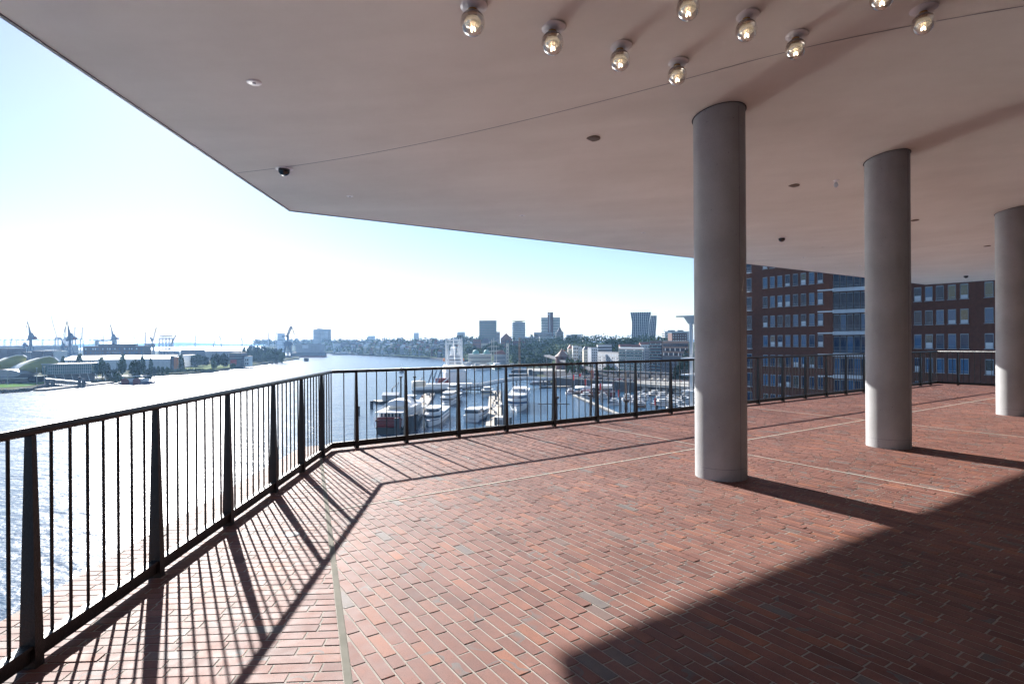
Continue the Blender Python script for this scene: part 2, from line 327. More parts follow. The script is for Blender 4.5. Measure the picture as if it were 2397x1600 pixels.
def make_pavers():
    V, F, T = [], [], []; rnd = random.Random(3)
    def brick(poly, tone, dz, tx, ty):
        n = len(poly)
        if n < 3: return
        c = sum(poly, Vector((0, 0))) / n; b = len(V); near = c.length < 9
        for k, q in enumerate(poly): V.append((q.x, q.y, -.02)); T.append(tone)
        for q in poly:
            s = 1 - .003 / max(.02, (q - c).length); p = c + (q - c) * s
            V.append((p.x, p.y, dz + (p.x - c.x) * tx + (p.y - c.y) * ty)); T.append(tone)
        F.append(tuple(range(b + n, b + 2 * n)))
        for k in range(n): F.append((b + k, b + (k + 1) % n, b + n + (k + 1) % n, b + n + k))
    def area(p): return abs(sum(p[i].x * p[(i+1) % len(p)].y - p[(i+1) % len(p)].x * p[i].y for i in range(len(p)))) / 2
    def field(org, r, s, nr0, nr1, l0, l1, planes):   # r along a course, s across
        for k in range(nr0, nr1):
            t = l0 + rnd.random() * .2
            while t < l1:
                ln = rnd.choice((.25, .26, .25, .245, .22, .18, .125, .25, .2))
                a, b_ = t + .0035, t + ln - .0035; c0, c1_ = k * .08 + .0038, k * .08 + .0762; t += ln
                cc = org + r * (a + b_) / 2 + s * (c0 + c1_) / 2
                if cc.x > 24 or cc.y < -8.5: continue
                dmin = min(-(cc - p).dot(nn) for p, nn in planes)
                if dmin < -.2: continue
                g = rnd.random() * .0015
                poly = [org + r * a + s * (c0 + g), org + r * b_ + s * (c0 + g), org + r * b_ + s * (c1_ - g), org + r * a + s * (c1_ - g)]
                if dmin < .2:
                    for p, nn in planes:
                        poly = clip(poly, p, nn)
                        if len(poly) < 3: break
                if len(poly) < 3 or area(poly) < .0006: continue
                x = rnd.random()
                tone = .12 + .58 * rnd.random() if x < .84 else (.74 + .15 * rnd.random() if x < .965 else .93 + .07 * rnd.random())
                if x < .06: tone = rnd.random() * .15
                up = rnd.random()
                brick(poly, tone, .002 + rnd.uniform(-.0008, .0008) + (.003 if up > .985 else 0), rnd.gauss(0, .002), rnd.gauss(0, .0035))
    # main field: courses square to the long parapet, clipped at the joint and the ledge
    r = -n2.copy(); s = e2.copy()
    jp = ja + jn * .02
    field(C1, r, s, -60, 330, -.7, 34, [(O1, n2), (O3, n3), (jp, -jn)])
    # left field: courses square to the left parapet
    r = -n1.copy(); s = e1.copy()
    field(C1, r, s, -12, 330, -.7, 9, [(O1, n1), (O1, n2), (ja - jn * .02, jn)])
    me = bpy.data.meshes.new('terrace_floor'); me.from_pydata(V, [], F); me.materials.append(M['paver'])
    a = me.attributes.new('tone', 'FLOAT', 'POINT'); a.data.foreach_set('value', T)
    o = bpy.data.objects.new('terrace_floor', me); COL.objects.link(o); setp(o, kind='structure'); return o
make_pavers()
mb = MB(); mb.prism([(q.x, q.y) for q in FLOOR], -.9, -.0006); o = mb.build('floor_bed', M['mortar']); setp(o, kind='structure')
# sealed joints in the floor
def strip(a, b, wd, z=.0058):
    d = (b - a).normalized(); nn = Vector((-d.y, d.x)) * wd / 2; m_ = MB(); n = 1
    m_.add([(a.x - nn.x, a.y - nn.y, -.01), (b.x - nn.x, b.y - nn.y, -.01), (b.x + nn.x, b.y + nn.y, -.01), (a.x + nn.x, a.y + nn.y, -.01),
            (a.x - nn.x, a.y - nn.y, z), (b.x - nn.x, b.y - nn.y, z), (b.x + nn.x, b.y + nn.y, z), (a.x + nn.x, a.y + nn.y, z)],
           [(0,3,2,1),(4,5,6,7),(0,1,5,4),(1,2,6,5),(2,3,7,6),(3,0,4,7)]); return m_
for a_, b_, w_ in ((ja, ja + jd * 14, .034), (gr(772, 1196).xy, gr(2329, 931).xy, .022), (gr(1380, 995).xy, gr(2283, 1163).xy, .02),
                   (gr(1748, 953).xy, gr(2397, 1023).xy, .02), (gr(2243, 939).xy, gr(2330, 946).xy, .02)):
    setp(strip(a_, b_, w_).build('floor_joint', M['sealant' if w_ > .03 else 'sealant_pale']), kind='structure')
# the warehouse under the terrace and its ledge edge
wh = thing('brick_warehouse', 'red brick warehouse body directly below the terrace edge', 'building', (0, 0, WZ))
MB().prism([(q.x * 1.0, q.y) for q in FLOOR], -1.2, -WZ - .905).build('wall', M['rbrick'], wh)
mb = MB()
for p, q in ((A_END, O1), (O1, O3), (O3, B_END)):
    d = (q - p).normalized(); mb.bar((p.x, p.y, -WZ - .04), (q.x, q.y, -WZ - .04), .05, .05)
mb.build('coping', M['pink'], wh)  # pale pink paints the bright sheen on the brick ledge
# floor drain
dr = gr(684, 1251); t = thing('floor_drain', 'round slotted metal floor drain in the left brick field', 'drain', (dr.x, dr.y, .004))
MB().lathe([(0.0, .004), (.052, .004), (.058, .002), (.06, 0)], n=28).build('grate_ring', M['steel'], t, True)
mb = MB()
for k in range(-3, 4):
    w2 = math.sqrt(.046 ** 2 - (k * .013) ** 2); mb.box(-w2, w2, k * .013 - .0025, k * .013 + .0025, .0045, .0055)
mb.build('slot', M['black'], t)

# ------------------------------------------------------------------ parapet railings
RH = 1.17
def baluster_mesh(): return MB().tube((0, 0, .1), (0, 0, RH - .02), .0085, n=8, caps=False).mesh('baluster', M['iron'], True)
def post_mesh():
    m_ = MB(); b0, b1, t0, t1 = .04, .03, .018, .015; zt = RH - .02
    vs = [(-b1,-b0,0),(b1,-b0,0),(b1,b0,0),(-b1,b0,0),(-t1,-t0,zt),(t1,-t0,zt),(t1,t0,zt),(-t1,t0,zt)]
    m_.add(vs, [(0,3,2,1),(4,5,6,7),(0,1,5,4),(1,2,6,5),(2,3,7,6),(3,0,4,7)]); pass
    return m_.mesh('post', M['iron'])
BM, PM = baluster_mesh(), post_mesh()
def railing(start, d, posts, end, nb, label, maxb=100):
    rz = math.atan2(d.y, d.x); t = thing('parapet_railing', label, 'railing', (start.x, start.y, 0), rz, 'black iron railing runs around the terrace')
    m_ = MB(); m_.tube((0, 0, RH), (end, 0, RH), .024, n=12); m_.build('handrail', M['iron'], t, True)
    m_ = MB(); m_.box(.0, end, -.015, .015, .03, .112); m_.box(0, end, -.028, .028, .1, .116); m_.build('bottom_rail', M['iron'], t)
    bs = []; edges = [0] + posts + [end]
    for i, p in enumerate(posts):
        o = bpy.data.objects.new('post', PM); COL.objects.link(o); o.parent = t; o.location = (p, 0, 0)
    for i in range(len(edges) - 1):
        a, b = edges[i], edges[i + 1]; n = max(1, round((b - a) / nb))
        bs += [a + (b - a) * k / n for k in range(1, n)]
        if i == 0: bs.append(0)
    for k, x in enumerate(bs[:maxb]):
        o = bpy.data.objects.new('baluster', BM); COL.objects.link(o); o.parent = t; o.location = (x, 0, 0)
    if bs[maxb:]:
        m_ = MB()
        for x in bs[maxb:]: m_.tube((x, 0, .1), (x, 0, RH - .02), .0085, n=6, caps=False)
        setp(m_.build('baluster', M['iron'], t), kind='stuff')
railing(C1, e1, [.51, 1.41, 2.37, 3.48, 4.6, 5.7, 6.8, 7.9, 9, 10.1], 10.6, .138, 'black railing run on the left beside the glittering river')
railing(C1, e2, [.38, 1.19, 2.14, 3.11] + [4.19 + 1.087 * k for k in range(14)] + [19.2, 20.1, 20.9], (C3 - C1).length, .155, 'long black railing run in front of the harbour basin and city')
railing(C3, e3, [.62, 1.7, 2.8, 3.9, 5, 6.1, 7.2], 8, .155, 'short black railing run at the far corner before the brick tower')

# ------------------------------------------------------------------ ceiling slab
CC1 = Vector((-3.70, 9.60)); CC3 = CC1 + e2 * 24.6; ce1 = Vector((.0486, -.9988)); ce3 = Vector((.66, -.75)).normalized()
cn1 = Vector((ce1.y, -ce1.x)); cn1 = cn1 if cn1.x < 0 else -cn1; cn2 = n2; cn3 = Vector((-ce3.y, ce3.x)); cn3 = cn3 if cn3.x > 0 else -cn3
H0 = EYE + 2.215
def ceil_z(x, y):
    p = Vector((x, y)); d1, d2, d3 = [max(0, -(p - q).dot(n)) for q, n in ((CC1, cn1), (CC1, cn2), (CC3, cn3))]
    k = 1.0; d = -math.log(math.exp(-d1 * 1.3 / k) + math.exp(-d2 / k) + math.exp(-d3 / k)) * k
    d = max(0, d); d = d if d < 6.2 else 6.2 + 1.2 * (1 - math.exp(-(d - 6.2) / 1.2))
    return H0 + .0142 * d * d
def cast(px, py):
    u, v = uv(px, py); dx, dz = u / FPX, -v / FPX; lo, hi = .3, 60
    for _ in range(50):
        m_ = (lo + hi) / 2
        if EYE + dz * m_ < ceil_z(dx * m_, m_): lo = m_
        else: hi = m_
    return Vector((dx * lo, lo, ceil_z(dx * lo, lo)))
def make_ceiling():
    bm = bmesh.new(); bmesh.ops.create_grid(bm, x_segments=90, y_segments=90, size=20, matrix=Matrix.Translation((13, 8, 0)))
    for q, n in ((CC1, cn1), (CC1, cn2), (CC3, cn3), (Vector((0, -9)), Vector((0, -1)))):
        bmesh.ops.bisect_plane(bm, geom=bm.verts[:] + bm.edges[:] + bm.faces[:], plane_co=(q.x, q.y, 0), plane_no=(n.x, n.y, 0), clear_outer=True)
    for v in bm.verts: v.co.z = ceil_z(v.co.x, v.co.y)
    bmesh.ops.reverse_faces(bm, faces=[f for f in bm.faces if f.normal.z > 0])
    me = bpy.data.meshes.new('ceiling'); bm.to_mesh(me); bm.free(); me.materials.append(M['plaster'])
    me.polygons.foreach_set('use_smooth', [True] * len(me.polygons))
    o = bpy.data.objects.new('ceiling', me); COL.objects.link(o); setp(o, kind='structure')
    # solid storey above it and the dark metal edge
    up = []; T_ = Vector((33, CC3.y - (33 - CC3.x) * .75 / .66)); top = [CC1 + ce1 * 18.62, CC1, CC3, Vector((33, CC3.y + ce3.y / ce3.x * (33 - CC3.x))), Vector((33, -9))]
    MBx = MB(); MBx.prism([(q.x, q.y) for q in top], H0 + .9, H0 + 14); setp(MBx.build('upper_storey', M['glass']), kind='structure')
    m_ = MB(); path = [top[0], top[1], top[2], top[3]]
    for a, b in zip(path[:-1], path[1:]):
        d = (b - a).normalized(); nn = Vector((-d.y, d.x)); m_.bar((a.x, a.y, H0 + .455), (b.x, b.y, H0 + .455), .03, .93)
    setp(m_.build('ceiling_edge', M['dgrey']), kind='structure')
make_ceiling()
def seam(pa, pb, wd=.012):
    a, b = cast(*pa), cast(*pb); n = 60; m_ = MB(); d = (b - a).normalized(); s = Vector((-d.y, d.x, 0)).normalized() * wd / 2; vs = []
    for k in range(n + 1):
        p = a.lerp(b, k / n); z = ceil_z(p.x, p.y) - .003; vs += [(p.x - s.x, p.y - s.y, z), (p.x + s.x, p.y + s.y, z)]
    m_.add(vs, [(2*k, 2*k+1, 2*k+3, 2*k+2) for k in range(n)]); setp(m_.build('ceiling_joint', M['dgrey']), kind='structure')
seam((556, 404), (2396, 14)); seam((1712, 612), (2397, 547))
# unseen walls added behind and beside the camera, limiting backlight to deepen the shade
setp(MB().box(-3, 33, -9.3, -9, 0, 5).build('added_back_wall', M['dbrick']), kind='structure')
setp(MB().box(33, 33.3, -9, 8, 0, 5).build('side_wall', M['dbrick']), kind='structure')

# ------------------------------------------------------------------ columns
for (px, zc, lab) in ((1687.5, 6.79, 'nearest grey concrete column left of the other two, lit along its left side'),
                      (2080, 8.63, 'middle round concrete column in front of the brick tower'),
                      (2374, 12.1, 'farthest round concrete column cut by the right picture edge')):
    X = (px - 1198.5 - 1.7) / FPX * zc; zt = ceil_z(X, zc)
    t = thing('concrete_column', lab, 'column', (X, zc, 0), R(-35), 'round concrete columns carrying the ceiling')
    MB().lathe([(.292, .0), (.292, zt + .25)], n=64).build('shaft', M['column_concrete'], t, True)
    m_ = MB(); n = 64; vs = []
    for k in range(n):
        a = 2 * math.pi * k / n; ca, sa = math.cos(a), math.sin(a); r_ = R(-35); wx = X + .31 * math.cos(a + r_); wy = zc + .31 * math.sin(a + r_); z = ceil_z(wx, wy)
        vs += [(.291 * ca, .291 * sa, z - .006), (.306 * ca, .306 * sa, z - .006)]
    m_.add(vs, [(2*k, 2*k+1, (2*k+3) % (2*n), (2*k+2) % (2*n)) for k in range(n)]); m_.build('shadow_gap', M['black'], t)
    a = R(-28); MB().tube((.2905 * math.cos(a), .2905 * math.sin(a), 0), (.2905 * math.cos(a), .2905 * math.sin(a), zt), .0035, n=5).build('formwork_seam', M['dgrey'], t)
    MB().lathe([(.292, .135), (.2935, .137), (.292, .139)], n=64).build('base_seam', M['dgrey'], t)

# ------------------------------------------------------------------ ceiling lamps and fittings
def lamp(label):
    t = thing('ceiling_lamp', label, 'ceiling lamp', group='glass globe lamps on the ceiling')
    MB().lathe([(0, 0), (.108, 0), (.112, -.004), (.106, -.008), (.075, -.02), (.045, -.026), (0, -.026)], n=36).build('mounting_plate', M['plate'], t, True)
    MB().lathe([(.032, -.03), (.036, -.045), (.036, -.06), (.03, -.068)], n=24).build('socket', M['brass'], t, True)
    r = .09; zc = -.132; pr = []; cp = []
    for k in range(0, 15):
        a = R(90 - 180 * k / 14)
        (pr).append((max(0.0, r * math.cos(a)), zc + r * math.sin(a) * 1.02))
    MB().lathe(pr, n=36).build('glass_globe', M['lamp_glass'], t, True)
    for k in range(0, 6):
        a = R(88 - 62 * k / 5); cp.append(((r + .0015) * math.cos(a), zc + (r + .0015) * math.sin(a) * 1.02))
    MB().lathe(cp, n=36).build('cap', M['capm'], t, True)
    MB().lathe([(0, zc + .05), (.05, zc + .035), (.064, zc + .008), (.056, zc - .014), (.038, zc - .03), (0, zc - .036)], n=24).build('reflector', M['reflector'], t, True)
    f_ = MB()
    for k in range(3):
        a = k * 2.1; f_.tube((.012 * math.cos(a), .012 * math.sin(a), zc - .03), (.016 * math.cos(a), .016 * math.sin(a), zc - .055), .006, n=6)
    f_.build('filament', M['fil'], t)
    return t
lp = [((1084, 13), 'lamp at the left end of the front row, nearest the top left'), ((1267, 63), 'lamp second from the left in the front row of ceiling globes'),
      ((1422, 106), 'lamp third from the left in the front row of ceiling globes'), ((1553, 143), 'lowest hanging lamp in the photo, its globe over the ceiling joint'),
      ((1578, -18), 'lamp cut by the top edge above the lowest lamp'), ((1712, 36), 'lamp between the one cut by the top edge and the joint'),
      ((1825, 81), 'lamp whose globe touches the ceiling joint above the nearest column'), ((2023, -40), 'lamp cut by the top edge with only its globe bottom showing'),
      ((2118, 21), 'rightmost globe lamp, on the ceiling joint')]
base = None
for (dx, dy), lab in lp:
    if base is None: l_ = base = lamp('glass globe ' + lab)
    else: l_ = copy_tree(base)
    l_['label'] = 'glass globe ' + lab
    l_.location = cast(dx * 1.0204, dy * 1.0204) + Vector((0, 0, .002))
def disc(pos, r, label, name='ceiling_fitting', m1='plate_w', cat='cover_disc', group='small round white ceiling fittings'):  # unlit cover discs of ceiling fittings, no lamps
    t = thing(name, label, cat, cast(*pos), group=group)
    MB().lathe([(0, -.006), (r * .9, -.006), (r, -.002), (r, .01)], n=28).build('cover_plate', M[m1], t, True)
    if m1 == 'plate_w': MB().lathe([(0, -.012), (r * .22, -.011), (r * .26, -.0065)], n=16).build('nozzle', M['steel'], t, True)
disc((595, 193), .062, 'white round fitting nearest the left ceiling edge'); disc((819, 459), .052, 'white round fitting right of the left camera dome')
disc((1222, 504), .052, 'tiny white fitting above the skyline towers'); disc((1506, 544), .052, 'tiny white fitting just left of the nearest column')
disc((1881, 602), .055, 'tiny white fitting between the near and middle columns'); disc((2013, 622), .05, 'tiny white fitting touching the middle column')
disc((2209, 656), .05, 'tiny white fitting right of the middle column')
for p, lab in (((1387, 325), 'brown round recessed speaker left of the nearest column'), ((1857, 435), 'brown round recessed speaker between the near and middle columns'),
               ((2139, 516), 'brown round recessed speaker beside the middle column'), ((2309, 576), 'brown round recessed speaker left of the farthest column')):
    disc(p, .095, lab, 'ceiling_speaker', 'speaker', 'speaker', 'round brown ceiling speakers')
for p, lab in (((665, 396), 'black dome camera in a white ring by the left ceiling edge'), ((1830, 557), 'black dome camera between the near and middle columns'), ((2261, 645), 'black dome camera left of the farthest column')):
    c_ = cast(*p); t = thing('dome_camera', lab, 'security camera', c_, group='dome cameras on the ceiling')
    MB().lathe([(0, -.003), (.105, -.003), (.11, 0), (.11, .02)], n=28).build('mounting_ring', M['plate_w'], t, True)
    MB().lathe([(.07, -.003)] + [(.07 * math.cos(R(a)), -.025 - .06 * math.sin(R(a))) for a in range(0, 91, 15)], n=24).build('dome', M['dome'], t, True)
c_ = cast(1957, 422); t = thing('bulb_sprinkler', 'small glass bulb sprinkler hanging between the near and middle columns', 'sprinkler', c_)  # sprinkler head with a glass bulb, not a lamp
MB().lathe([(0, 0), (.05, 0), (.05, -.004), (.012, -.008), (.012, -.03), (0, -.03)], n=16).build('holder', M['plate_w'], t, True)
MB().lathe([(.012, -.03), (.024, -.045), (.034, -.075), (.028, -.1), (.012, -.115), (0, -.117)], n=16).build('bulb', M['window_lit'], t, True)

# ================================================================== the world below: water, land, hills
def sheet(name, pts, z, m, z0=None):
    m_ = MB()
    if z0 is None:
        m_.add([(p[0], p[1], z) for p in pts], [tuple(range(len(pts)))])
    else: m_.prism(pts, z0, z)
    o = m_.build(name, m)
    bm = bmesh.new(); bm.from_mesh(o.data); bmesh.ops.triangulate(bm, faces=bm.faces[:]); bmesh.ops.recalc_face_normals(bm, faces=bm.faces[:]) if z0 is not None else None
    bm.to_mesh(o.data); bm.free(); return setp(o, kind='structure')
WR = 11000
sheet('water', [(-WR, -4000), (WR, -4000), (WR, WR), (-WR, WR)], WZ, M['water'])
def wp(x, y): p = gr(x, y, WZ); return (p.x, p.y)
# left river bank (shipyard and theatre side)
bank = [(-1500, 380), (-700, 400)] + [wp(*p) for p in ((-160, 930), (0, 920), (60, 916), (105, 905), (180, 900), (260, 892), (300, 888), (340, 882), (380, 879), (440, 876), (500, 871), (544, 862.7), (605, 854.6), (666, 845), (700, 840.5))] + [(-600, 1620), (-900, 1900), (-1350, 2500), (-2600, 3900), (-9000, 4200), (-9000, 380)]
sheet('left_bank', bank, -34.2, M['ground'], WZ - 2)
# north shore: quay level, then the terrain rises to the city plateau
nshore = [wp(*p) for p in ((690, 819.5), (740, 824.5), (845, 829), (893, 833), (952, 834.5), (1040, 842), (1100, 846), (1165, 851), (1232, 858))]
hb = [wp(1240, 878), wp(1300, 903), wp(1443, 914.5), wp(1560, 921), wp(1640, 925)]
ql = -29.6
north = nshore + hb + [(240, 420), (900, 400), (3500, 300), (9000, 5000), (1500, 9000), (-2500, 7500)]
sheet('north_bank', north, -32.5, M['ground'], WZ - 2)
prom = [wp(1262, 878), hb[1], hb[2], hb[3], hb[4], (240, 420), (600, 410), (700, 900), (200, 760), (100, 700)]
sheet('promenade', prom, ql, M['asphalt'], WZ - 2)
# quay wall in front of the promenade
for i, (a, b) in enumerate(zip(prom[1:5], prom[2:6])):
    pass
qw = thing('quay_wall', 'long dark stone quay wall with a pale coping behind the moored boats', 'quay wall', (prom[1][0], prom[1][1], WZ))
m_ = MB(); m2 = MB(); ox, oy = prom[1][0], prom[1][1]
for a, b in zip(prom[1:5], prom[2:6]):
    m_.bar((a[0] - ox, a[1] - oy - .3, 3.3), (b[0] - ox, b[1] - oy - .3, 3.3), .9, 7.4); m2.bar((a[0] - ox, a[1] - oy - .3, 7.3), (b[0] - ox, b[1] - oy - .3, 7.3), 1.5, .7)
m_.build('wall', M['quay'], qw); m2.build('coping', M['concrete'], qw)

def shore_d(x):
    return 2350 if x < 740 else 2350 + (700 - 2350) * min(1, (x - 740) / 560) ** .55 if x < 1300 else 700 - min(180, (x - 1300) * .5)
def terr(x, kk):
    D = shore_d(x) + kk * (420 if x < 1300 else 330) + 60; return D, -32.4 + (26 if x < 1050 else 30) * min(1, (max(0, kk) / .85) ** .9)
def terrain():                                    # hill from the riverside up to the plateau
    us = [620 + 22 * i for i in range(110)]; ks = [0, .12, .25, .4, .6, .85, 1.2, 2.2, 5]
    m_ = MB(); rr = random.Random(5); H = {}
    for i, x in enumerate(us):
        u = (x - 1198.5) / FPX
        ds = 2350 if x < 740 else 2350 + (700 - 2350) * min(1, (x - 740) / 560) ** .55 if x < 1300 else 700 - min(180, (x - 1300) * .5)
        rise = 26 if x < 1050 else 30
        for k, kk in enumerate(ks):
            D = ds + kk * (420 if x < 1300 else 330) + 60
            h = -32.4 + rise * min(1, (kk / .85) ** .9) + (rr.uniform(-1.5, 1.5) if kk > .1 else 0)
            m_.v.append((u * D, D, h))
    n = len(ks)
    for i in range(len(us) - 1):
        for k in range(n - 1): m_.f.append((i * n + k, (i + 1) * n + k, (i + 1) * n + k + 1, i * n + k + 1))
    setp(m_.build('hillside', M['hillgreen'], None, True), kind='structure')
terrain()
# far low hills round the horizon
m_ = MB(); rr = random.Random(11); N = 140; vs = []
for k in range(N + 1):
    a = R(-62 + 124 * k / N); D = 9800; h = WZ + 26 + 14 * math.sin(k * .23) + 8 * math.sin(k * .71 + 1) + rr.uniform(-3, 3)
    x, y = D * math.sin(a), D * math.cos(a); vs += [(x, y, WZ - 1), (x, y, h + 12), (x * 1.05, y * 1.05, WZ)]
m_.add(vs, [q for k in range(N) for q in ((3*k, 3*k+3, 3*k+4, 3*k+1), (3*k+1, 3*k+4, 3*k+5, 3*k+2))])
setp(m_.build('hills', M['leaf3']), kind='structure')

# ------------------------------------------------------------------ trees
def crown_mesh(kind, seed, m):
    rr = random.Random(seed); V, F = [], []
    if kind == 'round': blobs = [(rr.uniform(-.5, .5), rr.uniform(-.5, .5), rr.uniform(.42, 1.0) , rr.uniform(.3, .5)) for _ in range(11)] + [(0, 0, .8, .6)]; n = 620; sz = .15
    elif kind == 'poplar': blobs = [(rr.uniform(-.15, .15), rr.uniform(-.15, .15), .25 + .14 * k, .5 * (1 - (k / 13) ** 2) + .08) for k in range(12)]; n = 420; sz = .17
    else: blobs = [(rr.uniform(-.7, .7), rr.uniform(-.6, .6), rr.uniform(.15, .5), rr.uniform(.3, .5)) for _ in range(9)]; n = 420; sz = .16
    for _ in range(n):
        bx, by, bz, br = rr.choice(blobs); d = Vector((rr.gauss(0, 1), rr.gauss(0, 1), rr.gauss(0, 1))).normalized()
        c = Vector((bx, by, bz)) + d * br * (1 - .45 * rr.random() ** 2)
        a = Vector((rr.gauss(0, 1), rr.gauss(0, 1), rr.gauss(0, .6))).normalized(); b = a.cross(Vector((rr.gauss(0, 1), rr.gauss(0, 1), rr.gauss(0, 1)))).normalized()
        s = sz * rr.uniform(.5, 1.2); q = len(V)
        V += [tuple(c + a * s), tuple(c + b * s * .8), tuple(c - a * s * .9), tuple(c - b * s)]; F.append((q, q+1, q+2, q+3))
    me = bpy.data.meshes.new('crown'); me.from_pydata(V, [], F); me.materials.append(m); return me
CR = {k: [crown_mesh(k, 10 * i + j, M[mm]) for j, mm in enumerate(('leaf', 'leaf2', 'leaf3', 'leaf'))] for i, k in enumerate(('round', 'poplar', 'bush'))}
tm = MB(); tm.tube((0, 0, 0), (0, 0, .5), .07, .05, 6).tube((0, 0, .4), (.3, .1, .9), .04, .015, 5).tube((0, 0, .42), (-.25, .15, .95), .04, .015, 5).tube((0, 0, .5), (.02, -.2, 1.1), .045, .012, 5)
TR = tm.mesh('trunk', M['bark'])
rt = random.Random(21)
def tree(px, D, ytop, wpx, zb, label, kind='round', group=None, v=None, name=None):
    p = at(px, ytop, D); h = max(3, p.z - zb); wd = wpx / FPX * D / 2 * math.sqrt(1 + ((px - 1198.5) / FPX) ** 2)
    t = thing(name or {'round': 'tree', 'poplar': 'poplar_tree', 'bush': 'bush'}[kind], label, {'round': 'tree', 'poplar': 'poplar', 'bush': 'bush'}[kind], (p.x, p.y, zb), rt.uniform(0, 6.28), group)
    o = bpy.data.objects.new('crown', CR[kind][rt.randrange(4) if v is None else v]); COL.objects.link(o); o.parent = t
    top = {'round': 1.5, 'poplar': 2.05, 'bush': .95}[kind]; rad = {'round': .95, 'poplar': .6, 'bush': 1.1}[kind]
    o.scale = (wd / rad, wd / rad, h / top)
    if kind != 'bush':
        o = bpy.data.objects.new('trunk', TR); COL.objects.link(o); o.parent = t; k = wd / rad; o.scale = (k * .8, k * .8, h / top)
    return t
def wood(name, label, items, zb, cat, mats='leaf', n=70):  # a far wood that reads as one mass
    V, F = [], []; rr = random.Random(len(items) * 7 + n)
    for px, D, yt, wpx in items:
        p = at(px, yt, D); wd = wpx / FPX * D / 2; h = p.z - zb; s0 = max(D / FPX * 1.9, .9)
        for _ in range(n):
            a = rr.uniform(0, 6.28); r_ = wd * math.sqrt(rr.random()); zz = zb + h * (1 - (r_ / wd) ** 2 * .55) * (1 - .75 * rr.random() ** 1.6)
            c = Vector((p.x + r_ * math.cos(a), p.y + r_ * math.sin(a), zz)); u_ = Vector((rr.gauss(0, 1), rr.gauss(0, 1), rr.gauss(0, .6))).normalized(); w_ = u_.cross(Vector((rr.gauss(0, 1), rr.gauss(0, 1), rr.gauss(0, 1)))).normalized()
            s = s0 * rr.uniform(.6, 1.5); q = len(V); V += [tuple(c + u_ * s), tuple(c + w_ * s), tuple(c - u_ * s), tuple(c - w_ * s)]; F.append((q, q+1, q+2, q+3))
    me = bpy.data.meshes.new(name); me.from_pydata(V, [], F); me.materials.append(M[mats]); o = bpy.data.objects.new(name, me); COL.objects.link(o); return setp(o, label, cat, kind='stuff')

# ------------------------------------------------------------------ generic buildings
def building(name, label, x0, x1, yt, D, zb, depth, wm, roofm='roof_grey', D1=None, bands=None, bm='glass', grid=None, wmt='glass', roof='flat', rh=3, cat='building', fl=3.4, group=None, pent=None, sill=False, gmask=None):
    a = at(x0, yt, D); D1 = D1 or D; ub = uv(x1, yt)[0] / FPX; b = Vector((ub * D1, D1, 0)); a2 = Vector((a.x, a.y, 0)); L = (b - a2).length; H = a.z - zb
    rz = math.atan2(b.y - a2.y, b.x - a2.x); t = thing(name, label, cat, (a.x, a.y, zb), rz, group)
    sk = None
    if D1 < D:
        rv = Vector((a.x, a.y, 0)).normalized() * depth; dv = Matrix.Rotation(-rz, 3, 'Z') @ rv; sk = [(0, 0), (L, 0), (L + dv.x, dv.y), (dv.x, dv.y)]
    (MB().prism(sk, 0, H) if sk else MB().box(0, L, 0, depth, 0, H)).build('wall', M[wm], t)
    if bands:
        n, z0, z1, hf = bands; m0 = None
        for k in range(n):
            z = z0 * H + (z1 - z0) * H * k / n; hh = (z1 - z0) * H / n * hf
            if m0 is None: m0 = MB().box(-.12, L + .12, -.12, depth + .12, 0, hh).build('window_band', M[bm], t, loc=(0, 0, z))
            else: inst(m0, t, (0, 0, z))
    if grid:
        nx, nz, xa, xb, z0, z1, fw, fh = grid; pw = (xb - xa) * L / nx; ph = (z1 - z0) * H / nz; m0 = None
        if isinstance(wmt, str): wmt = [wmt]
        me = {}
        for i in range(nx):
            for j in range(nz):
                if gmask and not gmask(i, j): continue
                k = wmt[(i * 7 + j * 13 + i * j) % len(wmt)]
                if k not in me: me[k] = MB().box(-pw * fw / 2, pw * fw / 2, -.12, .1, 0, ph * fh).mesh('window', M[k])
                o = bpy.data.objects.new('window', me[k]); COL.objects.link(o); o.parent = t; o.location = (xa * L + pw * (i + .5), 0, z0 * H + ph * (j + .3 * (1 - fh)))
    if sk: MB().prism(sk, H, H + .8).build('roof', M[roofm], t)
    elif roof == 'flat': MB().box(-.3, L + .3, -.3, depth + .3, H, H + max(.5, H * .02)).build('roof', M[roofm], t)
    elif roof == 'gable': MB().gable(-.4, L + .4, -.4, depth + .4, H, H + rh).build('roof', M[roofm], t)
    elif roof == 'gabley': MB().gable(-.4, L + .4, -.4, depth + .4, H, H + rh, 'y').build('roof', M[roofm], t)
    elif roof == 'hip': MB().hip(-.4, L + .4, -.4, depth + .4, H, H + rh).build('roof', M[roofm], t)
    if pent:
        for (pa, pb, ph_, pm) in pent: MB().box(pa * L, pb * L, depth * .2, depth * .8, H + .4, H + ph_).build('penthouse', M[pm], t)
    return t, L, H
def spire(px, D, yt, yb, wpx, zb, label, name='church_spire', m='copper'):
    p = at(px, yb, D); q = at(px, yt, D); w_ = wpx / FPX * D / 2; t = thing(name, label, 'church', (p.x, p.y, zb))
    MB().box(-w_, w_, -w_, w_, 0, p.z - zb).build('tower', M['dbrick'], t); MB().tube((0, 0, p.z - zb), (0, 0, q.z - zb), w_ * 1.15, .1, 8).build('spire', M[m], t)

